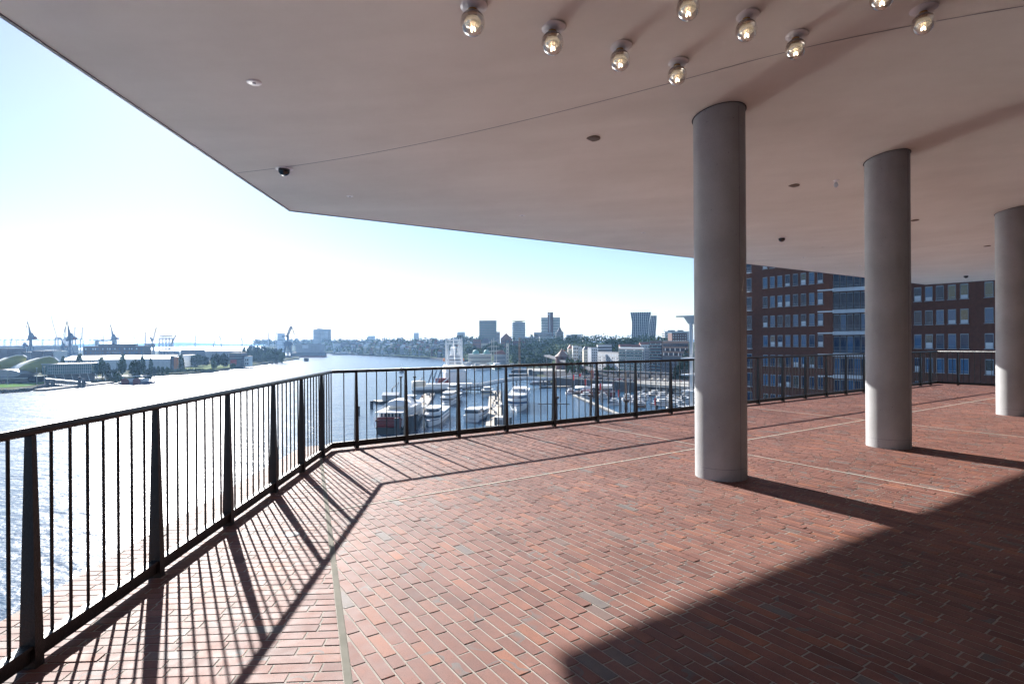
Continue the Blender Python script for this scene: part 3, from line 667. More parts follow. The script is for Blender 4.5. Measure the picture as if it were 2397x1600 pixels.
# ------------------------------------------------------------------ city skyline, north side
PB = -8.0
t, L, H = building('hotel_tower', 'dark square hotel tower, leftmost of the three towers on the hill', 1121.6, 1162, 751, 1440, PB, 24, 'dgrey', bands=(14, .04, .97, .62), bm='glass_teal', roofm='dgrey')
building('hotel_annex', 'lower grey wing standing behind the dark square tower', 1150, 1170, 777, 1475, PB, 20, 'grey', bands=(9, .05, .95, .55))
p = at(1214, 754, 1300); t = thing('round_office_tower', 'round banded office tower with a flat overhanging roof disc', 'office tower', (p.x, p.y, PB)); H = p.z - PB
MB().lathe([(15.2, 0), (15.2, H)], n=40).build('wall', M['white2'], t, True)
m0 = None
for k in range(12):
    z = 2 + k * (H - 3) / 12
    if m0 is None: m0 = MB().lathe([(15.2, 0), (15.35, .01), (15.35, 2.1), (15.2, 2.11)], n=40).build('window_band', M['glass_teal'], t, True, loc=(0, 0, z))
    else: inst(m0, t, (0, 0, z))
MB().lathe([(9, H), (9, H + 1.6)], n=30).build('roof_core', M['glass'], t, True); MB().lathe([(0, H + 1.6), (17, H + 2.6), (17, H + 3), (0, H + 3.2)], n=40).build('roof', M['dgrey'], t)
t, L, H = building('glass_office_tower', 'pale green glass tower with a taller slim brick shaft in its middle', 1267, 1311, 744, 1330, PB, 22, 'white2', bands=(17, .02, .98, .7), bm='glass_teal')
MB().box(L * .35, L * .63, -2, 20, 0, H + 13).build('brick_shaft', M['fbrick'], t); MB().box(L * .43, L * .47, -2.1, -2, 3, H + 12).build('glazed_strip', M['white2'], t); MB().box(L*.36, L*.47, -2.15, -2, H+7, H+10).build('crown_window', M['white'], t); MB().tube((L * .6, 9, H + 13), (L * .6, 9, H + 24), .25, .1).build('antenna', M['steel'], t)
t, L, H = building('pointed_office_tower', 'dark slender tower with a pointed roof in front of the glass tower', 1302, 1319, 776, 1180, PB - 8, 15, 'dgrey', bands=(9, .05, .95, .4), roof='none')
MB().hip(L * .2, L * .85, 2, 13, H, H + 10, .42).build('roof', M['roof_grey'], t)
building('office_slab', 'grey office slab with ribbon windows left of the glass tower', 1250, 1293, 778, 1290, PB, 20, 'grey', bands=(5, .1, .95, .45))
building('long_office_block', 'long low grey office block under the round tower', 1216, 1262, 789, 1210, -14, 20, 'grey', bands=(6, .1, .95, .5))
building('curved_office_block', 'pale office block with light bands among the hillside trees', 1263, 1300, 788, 1120, -18, 20, 'white2', bands=(6, .08, .95, .5), bm='glass_teal')
building('brick_office_block', 'dark brick block between the gabled house and the long offices', 1200, 1230, 798, 1150, -20, 16, 'fbrick', bands=(4, .1, .9, .4))
t, L, H = building('gabled_brick_institute', 'large red brick institute with a stepped gable roof', 1172, 1198, 792, 1180, -22, 20, 'rbrick', roof='gabley', rh=11, roofm='roof_red', grid=(6, 4, .05, .95, .05, .95, .5, .5))
building('red_brick_house', 'flat topped red brick house left of the pale mansard building', 1107, 1125, 795, 1260, -20, 16, 'rbrick', grid=(5, 3, .05, .95, .1, .95, .4, .5))
building('mansard_building', 'pale building with a tall grey mansard roof below the square tower', 1126, 1147, 803, 1220, -22, 18, 'cream', roof='hip', rh=11, grid=(6, 2, .05, .95, .1, .9, .45, .55))
building('stepped_apartment_tower', 'dark stepped apartment block rising behind the white ship masts', 1060, 1088, 790, 1520, -22, 20, 'dbrick', bands=(7, .05, .9, .3), bm='white2', pent=[(.3, .7, 6, 'dbrick')])
building('white_highrise', 'white gridded highrise above the white ship masts', 1070, 1088, 777, 2300, PB, 25, 'white2', bands=(9, .05, .95, .35))
building('white_highrise', 'slim pale highrise between two thin church spires', 968, 979, 779, 2700, PB, 25, 'white2', bands=(10, .05, .95, .35))
building('white_highrise', 'wide low pale highrise on the wooded skyline', 860, 876, 786, 2900, PB, 25, 'white2', bands=(4, .05, .95, .35))
building('apartment_highrise', 'left narrower half of the paired grey highrises above the river bend', 733, 748.5, 771, 2500, -26, 25, 'grey', D1=2480, bands=(14, .04, .96, .3), pent=[(.4, .9, 4, 'dgrey')])
building('apartment_highrise', 'right wider half of the paired grey highrises above the river bend', 749.5, 775, 770.5, 2480, -26, 25, 'grey', D1=2500, bands=(14, .04, .96, .35), grid=(1, 1, .3, .7, .05, .95, .9, .95), wmt='white2')
building('silo_tower', 'plain white tower block beside the big shipyard crane', 649, 661, 780.5, 2300, -33, 25, 'white2', bands=(3, .1, .9, .1))
spire(966, 2100, 785, 798, 2.2, PB, 'thin dark spire left of the slim pale highrise'); spire(985.5, 2000, 775.5, 797, 2.6, PB, 'tallest thin spire just right of the slim pale highrise')
spire(900, 3000, 782, 793, 1.6, PB, 'left of the faint twin church spires', m='roof_grey'); spire(904, 3000, 783, 793, 1.6, PB, 'right of the faint twin church spires', m='roof_grey'); spire(923, 2800, 786, 795, 1.6, PB, 'single faint spire right of the twin spires')
spire(1555, 1500, 765, 790, 2.2, PB, 'needle spire left of the grey offices near the column')
building('terraced_offices', 'low grey terraced office building right of the pointed tower', 1326, 1352, 784, 1120, PB, 20, 'grey', bands=(2, .1, .95, .5)); building('glass_pavilion_block', 'pale glass block at the end of the terraced offices', 1338, 1362, 782.5, 1160, PB, 18, 'white2', bands=(3, .2, .95, .6), bm='glass_teal'); building('small_white_house', 'small white house at the tree edge right of the terraced offices', 1366, 1377, 787, 1130, PB, 12, 'white')
# dancing pair of leaning glass towers
def leaning(label, pts, D, nf, nb):               # pts: (px_left, px_right, y) rows from bottom to top
    c = at((pts[0][0] + pts[0][1]) / 2, 800, D); t = thing('leaning_glass_tower', label, 'office tower', (c.x, c.y, PB), R(-14), 'leaning glass towers')
    k = D / FPX; cx = (pts[0][0] + pts[0][1]) / 2; rows = [((a - cx) * k, (b - cx) * k, (796.5 - y) * k + 1.6 - PB) for a, b, y in pts]
    def xs(z):
        for (a, b, z0), (a2, b2, z1) in zip(rows[:-1], rows[1:]):
            if z <= z1 + 1e-4: f_ = (z - z0) / (z1 - z0); return a + (a2 - a) * f_, b + (b2 - b) * f_
        return rows[-1][:2]
    H = rows[-1][2]; dp = 26; m_ = MB(); vs = []
    for a, b, z in rows: vs += [(a, 0, z), (b, 0, z), (b, dp, z), (a, dp, z)]
    n = len(rows); m_.add(vs, [(4*i+j, 4*i+(j+1) % 4, 4*i+4+(j+1) % 4, 4*i+4+j) for i in range(n-1) for j in range(4)] + [(4*n-4, 4*n-3, 4*n-2, 4*n-1)]); m_.build('glass_body', M['tower_glass'], t)
    g = MB()
    for k_ in range(nb + 1):
        q = k_ / nb
        for i in range(n - 1):
            (a, b, z0), (a2, b2, z1) = rows[i], rows[i+1]; g.bar((a + (b - a) * q, -.25, z0), (a2 + (b2 - a2) * q, -.3, z1), .6, .6)
            g.bar((b + .25, dp * q, z0), (b2 + .25, dp * q, z1), .6, .6)
    for (a, b, z0), (a2, b2, z1) in [(rows[-1], rows[-1])]:
        for k_ in range(nb + 1): q = k_ / nb; g.bar((a + (b - a) * q, -.2, z0), (a + (b - a) * q, -.2, z0 + 5), .3, .3)
        g.bar((a, -.2, z0 + 5), (b, -.2, z0 + 5), .4, .4)
    g.build('facade_ribs', M['white'], t); m0 = None
    for k_ in range(1, nf):
        z = H * k_ / nf; a, b = xs(z); MB().box(a - .3, b + .3, -.3, dp, z - .3, z + .3).build('floor_edge', M['steel'], t)
leaning('left and larger of the two leaning glass towers above the trees', [(1479, 1515, 796), (1479.5, 1518, 772), (1480, 1519, 752), (1476.5, 1523, 729)], 1400, 20, 9)
leaning('right and narrower leaning glass tower, its top stepped lower', [(1514, 1533, 796), (1518, 1534.5, 775), (1520, 1536, 757), (1524, 1537, 737)], 1425, 17, 4)

# apartment blocks along the promenade
zb = -31
building('small_pale_house', 'small pale house left of the first white blocks', 1321, 1329.5, 823, 830, zb, 10, 'white', roof='gable', rh=3, roofm='roof_red', grid=(3, 3, .05, .95, .1, .95, .4, .5))
building('gabled_house', 'narrow house with a red gable next to the small pale house', 1330, 1340, 815, 820, zb, 10, 'cream', roof='gabley', rh=5, roofm='roof_red', grid=(3, 4, .05, .95, .1, .95, .4, .5))
building('white_balcony_block', 'white frame block with open balcony squares', 1341, 1354, 809, 800, zb, 12, 'white', grid=(3, 5, .05, .95, .08, .95, .7, .65)); building('grey_side_block', 'plain grey block joined to the white frame block', 1354.5, 1362, 810.5, 798, zb, 14, 'white2', grid=(2, 5, .1, .9, .1, .95, .3, .5))
building('stone_town_house', 'pale stone town house between white frame block and large white block', 1366, 1384, 818, 740, zb, 12, 'cream', roof='hip', rh=4, grid=(4, 5, .08, .92, .1, .95, .4, .5))
t, L, H = building('white_apartment_block', 'large white block with a regular grid of windows', 1384, 1399, 813, 640, zb, 8, 'white', D1=643, grid=(3, 8, .06, .94, .06, .96, .5, .5))
building('grey_apartment_block', 'long shaded grey block with a dark pitched attic floor', 1399.5, 1448, 824, 655, zb, 14, 'grey', D1=600, grid=(13, 6, .02, .98, .05, .95, .4, .55), wmt=['glass', 'glass', 'window_lit'])
building('attic_office_block', 'white rooftop office set back above the long grey block', 1399.5, 1432, 807, 690, zb, 10, 'white2', bands=(8, .02, .98, .5))
def balconies(t, L, H, nf, segs, m='white2'):
    mr = None
    for j in range(nf):
        z = H * (.03 + .95 * j / nf)
        for a, b in segs: MB().box(a * L, b * L, -1.3, 0, z, z + .25).build('balcony', M[m], t)
        for a, b in segs: MB().box(a * L, b * L, -1.34, -1.26, z + .25, z + 1.15).build('balustrade', M['glass_teal'], t)
bw = dict(grid=(12, 9, .02, .98, .03, .97, .45, .6), wmt=['glass', 'window_lit', 'glass', 'glass_blue'])
t, L, H = building('balcony_apartment_block', 'brick apartment block with long white balcony lines', 1448.5, 1508, 815, 600, zb, 16, 'dgrey', D1=560, roofm='white2', **bw); balconies(t, L, H, 9, [(.02, .3), (.34, .98)])
building('narrow_grey_block', 'narrow plain block between the two balcony blocks', 1509, 1519.5, 818, 560, zb, 14, 'grey', D1=555, grid=(3, 9, .05, .95, .04, .97, .4, .55))
t, L, H = building('tall_balcony_block', 'taller block with stacked glass balconies', 1520, 1550, 799, 555, zb, 18, 'dbrick', D1=540, grid=(7, 11, .03, .97, .03, .97, .5, .55), wmt=['glass', 'window_lit', 'glass_blue']); balconies(t, L, H, 11, [(.02, .95)])
t, L, H = building('roof_terrace_block', 'dark block with a curved roof terrace and parasols', 1550.5, 1612, 836, 540, zb, 18, 'dgrey', D1=520, grid=(14, 4, .02, .98, .1, .95, .4, .5)); balconies(t, L, H, 1, [(.0, 1)])
building('upper_apartment_row', 'brick row with lit windows set back above the roof terrace', 1550.5, 1612, 799, 580, zb, 14, 'dbrick', D1=545, grid=(15, 3, .02, .98, .55, .98, .5, .6), wmt=['window_lit', 'glass', 'glass'])
building('brick_loft_block', 'dark brick block with paired white windows behind the brick row', 1573, 1608, 780, 760, zb, 20, 'fbrick', grid=(6, 5, .03, .97, .6, .99, .35, .4), wmt='white')
building('grey_office_block', 'grey office block with stepped roof beside the needle spire', 1556, 1613, 776, 1250, PB, 24, 'white2', bands=(6, .05, .97, .5), pent=[(.15, .45, 3.5, 'grey'), (.55, .8, 3.5, 'grey')])
for i, (a, b, y, D, lab) in enumerate(((1452, 1478, 808, 680, 'white attic house'), (1478, 1500, 809, 690, 'pale attic house'), (1500, 1520, 803, 700, 'white gabled villa'))):
    building('roofline_house', f'{lab} with a reddish roof behind the balcony blocks, {["leftmost","middle","rightmost"][i]} of three', a, b, y + 3, D, zb, 10, 'white', roof='gable', rh=3, roofm='roof_red', grid=(5, 2, .05, .95, .7, .98, .4, .6))

# round gate tower with a conical roof
p = at(1315.5, 833, 640); t = thing('round_brick_tower', 'round brick tower with a pinkish cone roof at the footbridge end', 'tower', (p.x, p.y, -31)); H = p.z + 31; 
MB().lathe([(7.2, 0), (7.2, H - 1)], n=36).build('wall', M['fbrick'], t, True); MB().lathe([(7.9, H - 1.2), (7.9, H - .3)], n=36).build('cornice', M['fbrick'], t, True); MB().lathe([(8.2, H - .3), (4.2, H + 3), (1.6, H + 6), (.3, H + 8.3), (.0, H + 8.6)], n=36).build('roof', M['brownroof'], t, True)
# landing pier building with green domes
t, L, H = building('pier_hall', 'long low stone pier hall with two pale green domes', 1096, 1150, 829, 900, -33, 16, 'cream', roofm='white', grid=(24, 2, .02, .98, .1, .9, .4, .55))
for x in (.32, .8): MB().lathe([(5.2, H), (5.2, H + 1.5), (4.8, H + 4), (3.4, H + 6), (1.6, H + 7), (0, H + 7.4)], (x * L, 7, 0), n=20).build('dome', M['copper'], t, True)
t, L, H = building('pier_tower_hall', 'brown roofed hall at the right end of the pier building', 1156, 1184, 829, 880, -33, 16, 'grey', roof='hip', rh=6, roofm='roof_red', grid=(10, 2, .05, .95, .1, .9, .4, .5))
building('clock_tower', 'narrow stone tower right of the brown roofed hall', 1184.5, 1191, 803, 885, -33, 5, 'cream', roof='hip', rh=5, roofm='roof_grey', grid=(1, 5, .2, .8, .1, .9, .4, .4))
# elevated rail viaduct on the slope
a, b = at(1280, 832, 700), at(1400, 868, 520); t = thing('rail_viaduct', 'dark elevated railway deck sloping behind the round tower', 'viaduct', (a.x, a.y, -31)); m_ = MB(); d = b - a
m_.bar((0, 0, a.z + 31), (d.x, d.y, b.z + 31), 7, 1.6); m_.build('deck', M['quay'], t)
for k in range(9):
    q = k / 8; MB().box(-.6, .6, -.6, .6, 0, a.z + 30.3 + d.z * q).build('pier', M['quay'], t, loc=(d.x * q, d.y * q, 0))
c_ = at(1600, 876, 470); e_ = at(1400, 868, 520); t = thing('rail_viaduct', 'dark elevated railway deck running level before the balcony blocks', 'viaduct', (e_.x, e_.y, -31)); d = c_ - e_
MB().bar((0, 0, e_.z + 31), (d.x, d.y, c_.z + 31), 7, 1.6).build('deck', M['quay'], t)
for k in range(9):
    q = k / 8; MB().box(-.6, .6, -.6, .6, 0, e_.z + 30.2 + d.z * q).build('pier', M['quay'], t, loc=(d.x * q, d.y * q, 0))

# hillside trees and woods
G = 'trees on the green hillside below the towers'
hs = [(1240, 806), (1252, 800), (1262, 812), (1272, 806), (1282, 799), (1292, 804), (1300, 797), (1310, 802), (1322, 796), (1334, 797), (1345, 797), (1228, 815), (1216, 822), (1245, 824), (1258, 828), (1270, 822), (1286, 818), (1300, 816), (1312, 812), (1326, 808),
      (1205, 828), (1222, 832), (1238, 838), (1252, 836), (1268, 838), (1282, 834), (1298, 826), (1312, 820), (1150, 803), (1160, 798), (1170, 806), (1142, 808), (1156, 812), (1172, 816), (1190, 812), (1204, 808), (1100, 812), (1110, 808), (1118, 815), (1132, 812), (1208, 818)]
for x, y in hs: tree(x, 1120 - (y - 796) * 9 + rt.uniform(-20, 20), y - 2, rt.uniform(17, 26), -31 + max(0, (830 - y)) * .55 - 2, 'leafy green tree, one of many covering the hillside under the office towers', group=G)
G = 'trees on the ridge in front of the leaning towers'
for x in range(1385, 1562, 9): tree(x + rt.uniform(-3, 3), rt.uniform(800, 900), (801 if x < 1420 else 789 if x < 1550 else 797) + rt.uniform(-3, 4), rt.uniform(20, 28), -24, 'dark leafy tree, one of the dense row at the foot of the leaning glass towers', group=G)
G = 'street trees before the apartment blocks'
for x, y, w_ in ((1340, 834, 16), (1356, 836, 15), (1372, 846, 14), (1384, 848, 12), (1420, 853, 20), (1435, 857, 18), (1452, 864, 18), (1473, 868, 18), (1328, 832, 12)): tree(x, 560, y, w_, -31, 'green street tree on the promenade before the apartment blocks', group=G, v=1)
for x, y, w_ in ((1605, 815, 34), (1595, 835, 30), (1610, 850, 34), (1588, 850, 24)): tree(x, 470, y, w_, -33, 'dark tree beside the white balcony tower left of the near column', group='dark trees beside the white balcony tower', v=2)
def wooded(name, label, xs, kks, hgt, mats, n, w_):
    it = []
    for x in xs:
        for kk in kks:
            x2 = x + rt.uniform(-4, 4); D, h = terr(x2, kk + rt.uniform(-.05, .05)); it.append((x2, D, 797 - (h + hgt + rt.uniform(-4, 5) - 1.6) / D * FPX, w_ * rt.uniform(.8, 1.3), h))
    V, F = [], []; rr = random.Random(n)
    for px, D, yt, wpx, zb in it:
        p = at(px, yt, D); wd = wpx / FPX * D / 2; h = max(3, p.z - zb); s0 = max(D / FPX * 1.7, .9)
        for _ in range(n):
            a = rr.uniform(0, 6.28); r_ = wd * math.sqrt(rr.random()); zz = zb + h * (1 - (r_ / wd) ** 2 * .55) * (1 - .75 * rr.random() ** 1.6)
            c = Vector((p.x + r_ * math.cos(a), p.y + r_ * math.sin(a), zz)); u_ = Vector((rr.gauss(0, 1), rr.gauss(0, 1), rr.gauss(0, .6))).normalized(); w2 = u_.cross(Vector((rr.gauss(0, 1), rr.gauss(0, 1), rr.gauss(0, 1)))).normalized()
            s = s0 * rr.uniform(.6, 1.5); q = len(V); V += [tuple(c + u_ * s), tuple(c + w2 * s), tuple(c - u_ * s), tuple(c - w2 * s)]; F.append((q, q+1, q+2, q+3))
    me = bpy.data.meshes.new(name); me.from_pydata(V, [], F); me.materials.append(M[mats]); o = bpy.data.objects.new(name, me); COL.objects.link(o); setp(o, label, 'woodland', kind='stuff')
wooded('skyline_wood', 'bluish green wood along the top of the far shore skyline', range(600, 1130, 8), (.8, 1.0), 15, 'leaf', 50, 24)
wooded('shore_wood', 'green trees between the far riverside houses', range(730, 1100, 11), (.08, .3, .55), 10, 'leaf2', 40, 15)
wooded('hill_wood', 'dense green wood filling the slope behind the round brick tower', range(1190, 1600, 9), (.25, .5, .75, 1.0), 13, 'leaf', 46, 18)
rh_ = random.Random(4)
for k in range(96):
    x = 734 + k * 3.6 + rh_.uniform(-2, 2); kk = (.02, .2, .4, .62)[k % 4] + rh_.uniform(-.03, .06); D, zz = terr(x, kk); wd = rh_.uniform(5, 10); hh = rh_.uniform(9, 16)
    building('riverside_house', 'small far house on the tree covered river shore', x, x + wd, 798 - (zz + hh - 1.6) / D * FPX, D, zz, 12, rh_.choice(['white2', 'grey', 'rbrick', 'cream', 'dgrey', 'grey']), roof=rh_.choice(['gable', 'flat', 'hip']), rh=4, roofm=rh_.choice(['roof_red', 'roof_grey', 'roof_white', 'roof_grey']), group='small far houses on the river shore', bands=(3, .1, .9, .35))
building('dark_warehouse', 'wide dark blue warehouse on the far shore right of the paired highrises', 797, 848, 802, 2000, -33, 30, 'dgrey', bands=(4, .1, .9, .3)); building('grey_warehouse', 'stepped grey house group right of the dark warehouse', 852, 868, 806, 1950, -33, 20, 'grey', roof='gable', rh=8)
building('white_warehouse', 'white roofed warehouse left of the dark warehouse', 779, 797, 805, 2050, -33, 20, 'white2', roofm='roof_white'); building('orange_roof_house', 'far house with a bright sunlit roof', 900, 912, 807, 1700, -33, 12, 'grey', roof='gable', rh=4, roofm='roof_white')
building('terrace_row', 'pale row of gabled houses left of the stepped apartment block', 1012, 1034, 805, 1500, -30, 14, 'white2', roof='gable', rh=6, grid=(8, 2, .02, .98, .2, .9, .4, .5)); building('white_terrace_row', 'white flat row of houses next to the gabled row', 1036, 1060, 803, 1480, -30, 14, 'white2', bands=(3, .3, .95, .4))

# ================================================================== left bank: theatre, tents, sheds, shipyard
LB = -34.2
def dxy(px, D): return (px - 1198.5) / FPX * D
# tents
def tent(label, front, low, D, back, m='canvas'):
    t0 = at(front[0][0], front[0][1], D); t = thing('tent_theatre', label, 'theatre tent', (t0.x, t0.y, LB), 0, 'tent shaped theatre roofs'); P = [at(x, y, D) - Vector((t0.x, t0.y, LB)) for x, y in front]; Q = [at(x, y, D) - Vector((t0.x, t0.y, LB)) for x, y in low]
    n = len(P); m_ = MB(); vs = []
    rows = 7
    for r_ in range(rows):
        q = r_ / (rows - 1); bulge = 9 * math.sin(math.pi * q)
        for i in range(n):
            c = Q[i].lerp(P[i], q); vs.append((c.x, c.y - bulge * math.sin(math.pi * i / (n - 1)), c.z))
    m_.add(vs, [(r_*n+i, r_*n+i+1, (r_+1)*n+i+1, (r_+1)*n+i) for r_ in range(rows-1) for i in range(n-1)]); m_.build('front_canvas', M[m], t, True)
    vs = []
    for r_ in range(6):
        q = r_ / 5
        for c in P: vs.append((c.x - back[0] * q, c.y + back[1] * q, c.z * (1 - .35 * q * q)))
    m_ = MB(); m_.add(vs, [(r_*n+i, r_*n+i+1, (r_+1)*n+i+1, (r_+1)*n+i) for r_ in range(5) for i in range(n-1)]); m_.build('roof_canvas', M['roof_white'], t, True)
    m_ = MB()
    for k in range(3):
        for a, b in zip(P[:-1], P[1:]): m_.tube(a + Vector((-k * 1.6, k * 2.2, .4)), b + Vector((-k * 1.6, k * 2.2, .4)), .35, n=5)
    m_.build('rim_arch', M['white'], t)
    return t, P, Q
t, P, Q = tent('large yellow green tent theatre with a white rim arch behind the glass theatre', [(36, 876), (44, 864), (56, 854), (70, 846), (86, 840.5), (102, 836), (116, 834.5), (128, 838), (137, 845)], [(36, 876.5), (44, 876.5), (56, 875.5), (70, 873), (86, 872), (102, 872), (116, 872), (128, 872), (137, 872)], 560, (60, 50))
m_ = MB(); m_.add([P[0] + Vector((0, -1.2, 0)), P[1] + Vector((0, -3, 0)), P[2] + Vector((1, -5.5, -3.5)), Q[2] + Vector((0, -3, 1.2)), Q[1] + Vector((0, -1.6, .2))], [(0, 4, 3, 2, 1)]); m_.build('yellow_corner', M['canvas_y'], t)
tent('left tent lobe of the theatre cut by the photo edge', [(-40, 872), (-24, 858), (-8, 848), (8, 842), (22, 836), (38, 832), (54, 832), (62, 836)], [(-40, 872), (-24, 866), (-8, 866), (8, 866), (22, 866), (38, 860), (54, 850), (62, 842)], 600, (60, 50))
# ellipse front left
c = at(6, 866, 545); t = thing('oval_foyer', 'blue grey oval foyer front at the left photo edge', 'theatre foyer', (c.x, c.y, LB)); m_ = MB(); vs = []; H = (876 - 856) / FPX * 545
for r_ in (0, 1):
    for k in range(28): a = 2 * math.pi * k / 28; vs.append((17 * math.cos(a), r_ * 22, 4.5 + H / 2 + H / 2 * math.sin(a)))
m_.add(vs, [(k, (k + 1) % 28, 28 + (k + 1) % 28, 28 + k) for k in range(28)] + [tuple(range(27, -1, -1))]); m_.build('shell', M['grey'], t)
MB().box(-20, 26, -2, 20, -.2, 5.5).build('ground_floor', M['glass'], t); MB().box(-22, 26, -6, 2, 4.2, 4.7).build('canopy', M['white'], t)
# glass theatre
a = at(88, 858, 545); b = at(214, 850, 562); t = thing('glass_theatre', 'long blue glass theatre with a rounded left end standing on slanted columns', 'theatre', (a.x, a.y, LB), math.atan2(b.y - a.y, b.x - a.x)); L = (b.xy - a.xy).length
H = at(120, 852, 560).z - LB; z0 = H - 9.5; pts = [(8, 0), (L, 0), (L, 26), (8, 26), (2, 21), (-1, 13), (2, 5)]
MB().prism(pts, z0, H).build('glass_body', M['glass_teal'], t); MB().prism([(x * 1.0 - .5 if x < 10 else x + .5, y - .6 if y < 13 else y + .6) for x, y in pts], H, H + .7).build('roof', M['steel'], t)
MB().prism([(x + 4 if x < 10 else x - 2, 5 if y < 13 else 22) for x, y in pts], 0, z0 - .2).build('foyer', M['dgrey'], t)
for k in range(4): MB().box(8, L + .1, -.15, -.02, z0 + .2 + k * 3, z0 + .5 + k * 3).build('transom', M['steel'], t)
for k in range(22): MB().box(8 + k * (L - 8) / 21 - .15, 8 + k * (L - 8) / 21 + .15, -.12, -.02, z0, H).build('mullion', M['steel'], t)
for k in range(9): MB().tube((8 + k * 6.5, 2, 0), (6 + k * 6.5, 2, z0), .3, n=6).build('column', M['white2'], t)
m_ = MB()
for k in range(14): m_.box(22 + k * 1.5 + (k > 6) * 1.2, 23.0 + k * 1.5 + (k > 6) * 1.2, 6, 6.2, H + 1.3, H + 2.9)
m_.box(21, 43, 6.3, 6.5, H + .8, H + 1.1); m_.build('roof_sign', M['dgrey'], t)
# pale lawn bank, rocks, promenade in front
lawn = [gr(x, y, LB + .05) for x, y in ((-60, 910), (0, 907), (60, 903), (105, 897), (104, 893), (60, 896), (0, 899), (-60, 902))]
o = sheet('lawn', [(p.x, p.y) for p in lawn], LB + .06, M['grassm']); M['lawn'] = mat('lawn', (.07, .17, .018), 1.0, var=.25, vscale=.1, spec=.02); o.data.materials[0] = M['lawn']
V = []; rr = random.Random(8); m_ = MB()
path = [wp(x, y) for x, y in ((-80, 925), (0, 920), (60, 916), (105, 905), (180, 900))]
for a, b in zip(path[:-1], path[1:]):
    for k in range(90):
        q = rr.random(); s = rr.uniform(.5, 1.4); x = a[0] + (b[0] - a[0]) * q; y = a[1] + (b[1] - a[1]) * q + rr.uniform(-3, 4); z = WZ + .2 + max(0, (y - (a[1] + (b[1] - a[1]) * q)) * .45)
        m_.box(x - s, x + s * rr.uniform(.6, 1), y - s, y + s, z - .5, z + rr.uniform(.5, 1.2))
setp(m_.build('embankment_rocks', M['rock']), 'dark loose boulders along the waterline below the lawn', 'boulders', kind='stuff')
o = sheet('river_path', [(p.x, p.y) for p in [gr(x, y, LB + .05) for x, y in ((-60, 901), (0, 898), (104, 892), (230, 884), (300, 879), (300, 876), (230, 881), (100, 888), (-60, 897))]], LB + .09, M['concrete'])
m_ = MB(); m_.v = []; o = None
field_pts = [gr(x, y, LB) for x, y in ((418, 868), (500, 866), (545, 858), (600, 853), (560, 851), (500, 852), (440, 858))]
sheet('meadow', [(p.x, p.y) for p in field_pts], LB + .1, mat('meadow', (.11, .15, .035), 1.0, var=.3, vscale=.03, spec=.02))
wood('bank_shrubs', 'low green shrubs along the far river bank edge', [(x, gr(x, 874 - (x - 340) * .04, LB).y, 866 - (x - 340) * .02 + rt.uniform(-2, 2), 9) for x in range(338, 500, 5)], LB, 'shrubs', 'leaf2', 30)
# covered gangway bridge and its pontoon
a, b = at(107, 889, 505), at(213, 898, 520); o_ = Vector((a.x, a.y, WZ)); t = thing('covered_gangway', 'white roofed truss gangway leading down to the theatre pontoon', 'gangway', o_); A, B = a - o_, b - o_
MB().bar(A + Vector((0, 0, 1.4)), B + Vector((0, 0, 1.0)), 4.2, .35).build('roof', M['white'], t); m_ = MB(); m_.bar(A - Vector((0, 0, 3)), B - Vector((0, 0, 3)), 3, .4); m_.build('deck', M['steel'], t); m_ = MB(); n = 22
for k in range(n):
    p, q = A.lerp(B, k / n), A.lerp(B, (k + 1) / n)
    for dy in (-1.6, 1.6): m_.tube(p + Vector((0, dy, -3)), q + Vector((0, dy, 1.2)) if k % 2 else p + Vector((0, dy, 1.2)), .13, n=4); m_.tube(p + Vector((0, dy, 1.2)), q + Vector((0, dy, -3)), .1, n=4)
m_.build('truss', M['grey'], t)
for x, y, h in ((112, 905, 7), (124, 912, 6.5), (186, 905, 9), (196, 905, 7.5)):
    p = at(x, y, 505 if x < 150 else 515); MB().box(-1, 1, -1, 1, 0, h).build('pylon', M['quay'], t, loc=Vector((p.x, p.y, WZ)) - o_)
def pontoon(label, x0, y0, x1, y1, wd=8, h=1.3, m='quay', extra=None):
    a, b = gr(x0, y0, WZ), gr(x1, y1, WZ); d = (b - a); t = thing('pontoon', label, 'pontoon', a, math.atan2(d.y, d.x)); MB().box(0, d.length, 0, wd, -.3, h).build('float', M[m], t); MB().box(-.1, d.length + .1, .3, wd - .3, h, h + .15).build('deck', M['decking'], t)
    m_ = MB(); k = 0
    while k < d.length: m_.tube((k, .3, h), (k, .3, h + 1.1), .05, n=4); k += 3
    m_.bar((0, .3, h + 1.1), (d.length, .3, h + 1.1), .06, .06); m_.build('railing', M['white2'], t); return t, d.length
pontoon('long dark pontoon below the white gangway by the left bank', 105, 914.5, 268, 896.5, 9)
# boats at that pontoon
def paddle(px, py, lab):
    p = gr(px, py, WZ); t = thing('red_paddle_ferry', lab, 'boat', p, R(12)); k = 1
    MB().prism([(0, 0), (26, 0), (30, 4), (26, 8), (0, 8)], -.3, 2).build('hull', M['hullblue'], t); MB().box(3, 23, 1.5, 6.5, 2, 5).build('deck_house', M['white2'], t); MB().box(2, 24, 1, 7, 7.4, 7.8).build('canopy', M['white'], t)
    for x in (3, 9, 16, 23): MB().tube((x, 1.3, 5), (x, 1.3, 7.4), .12, n=5).build('canopy_post', M['steel'], t)
    for x in (4, 13): MB().lathe([(3.6, 0), (3.6, 1.2)], n=24).mesh('x', M['red'])
    for x in (5, 15):
        m_ = MB(); m_.tube((x, -.9, 2.4), (x, .1, 2.4), 3.3, n=24); m_.build('paddle_box', M['dred'], t)
paddle(279, 899, 'red wheeled ferry with a flat white canopy moored by the left bank')

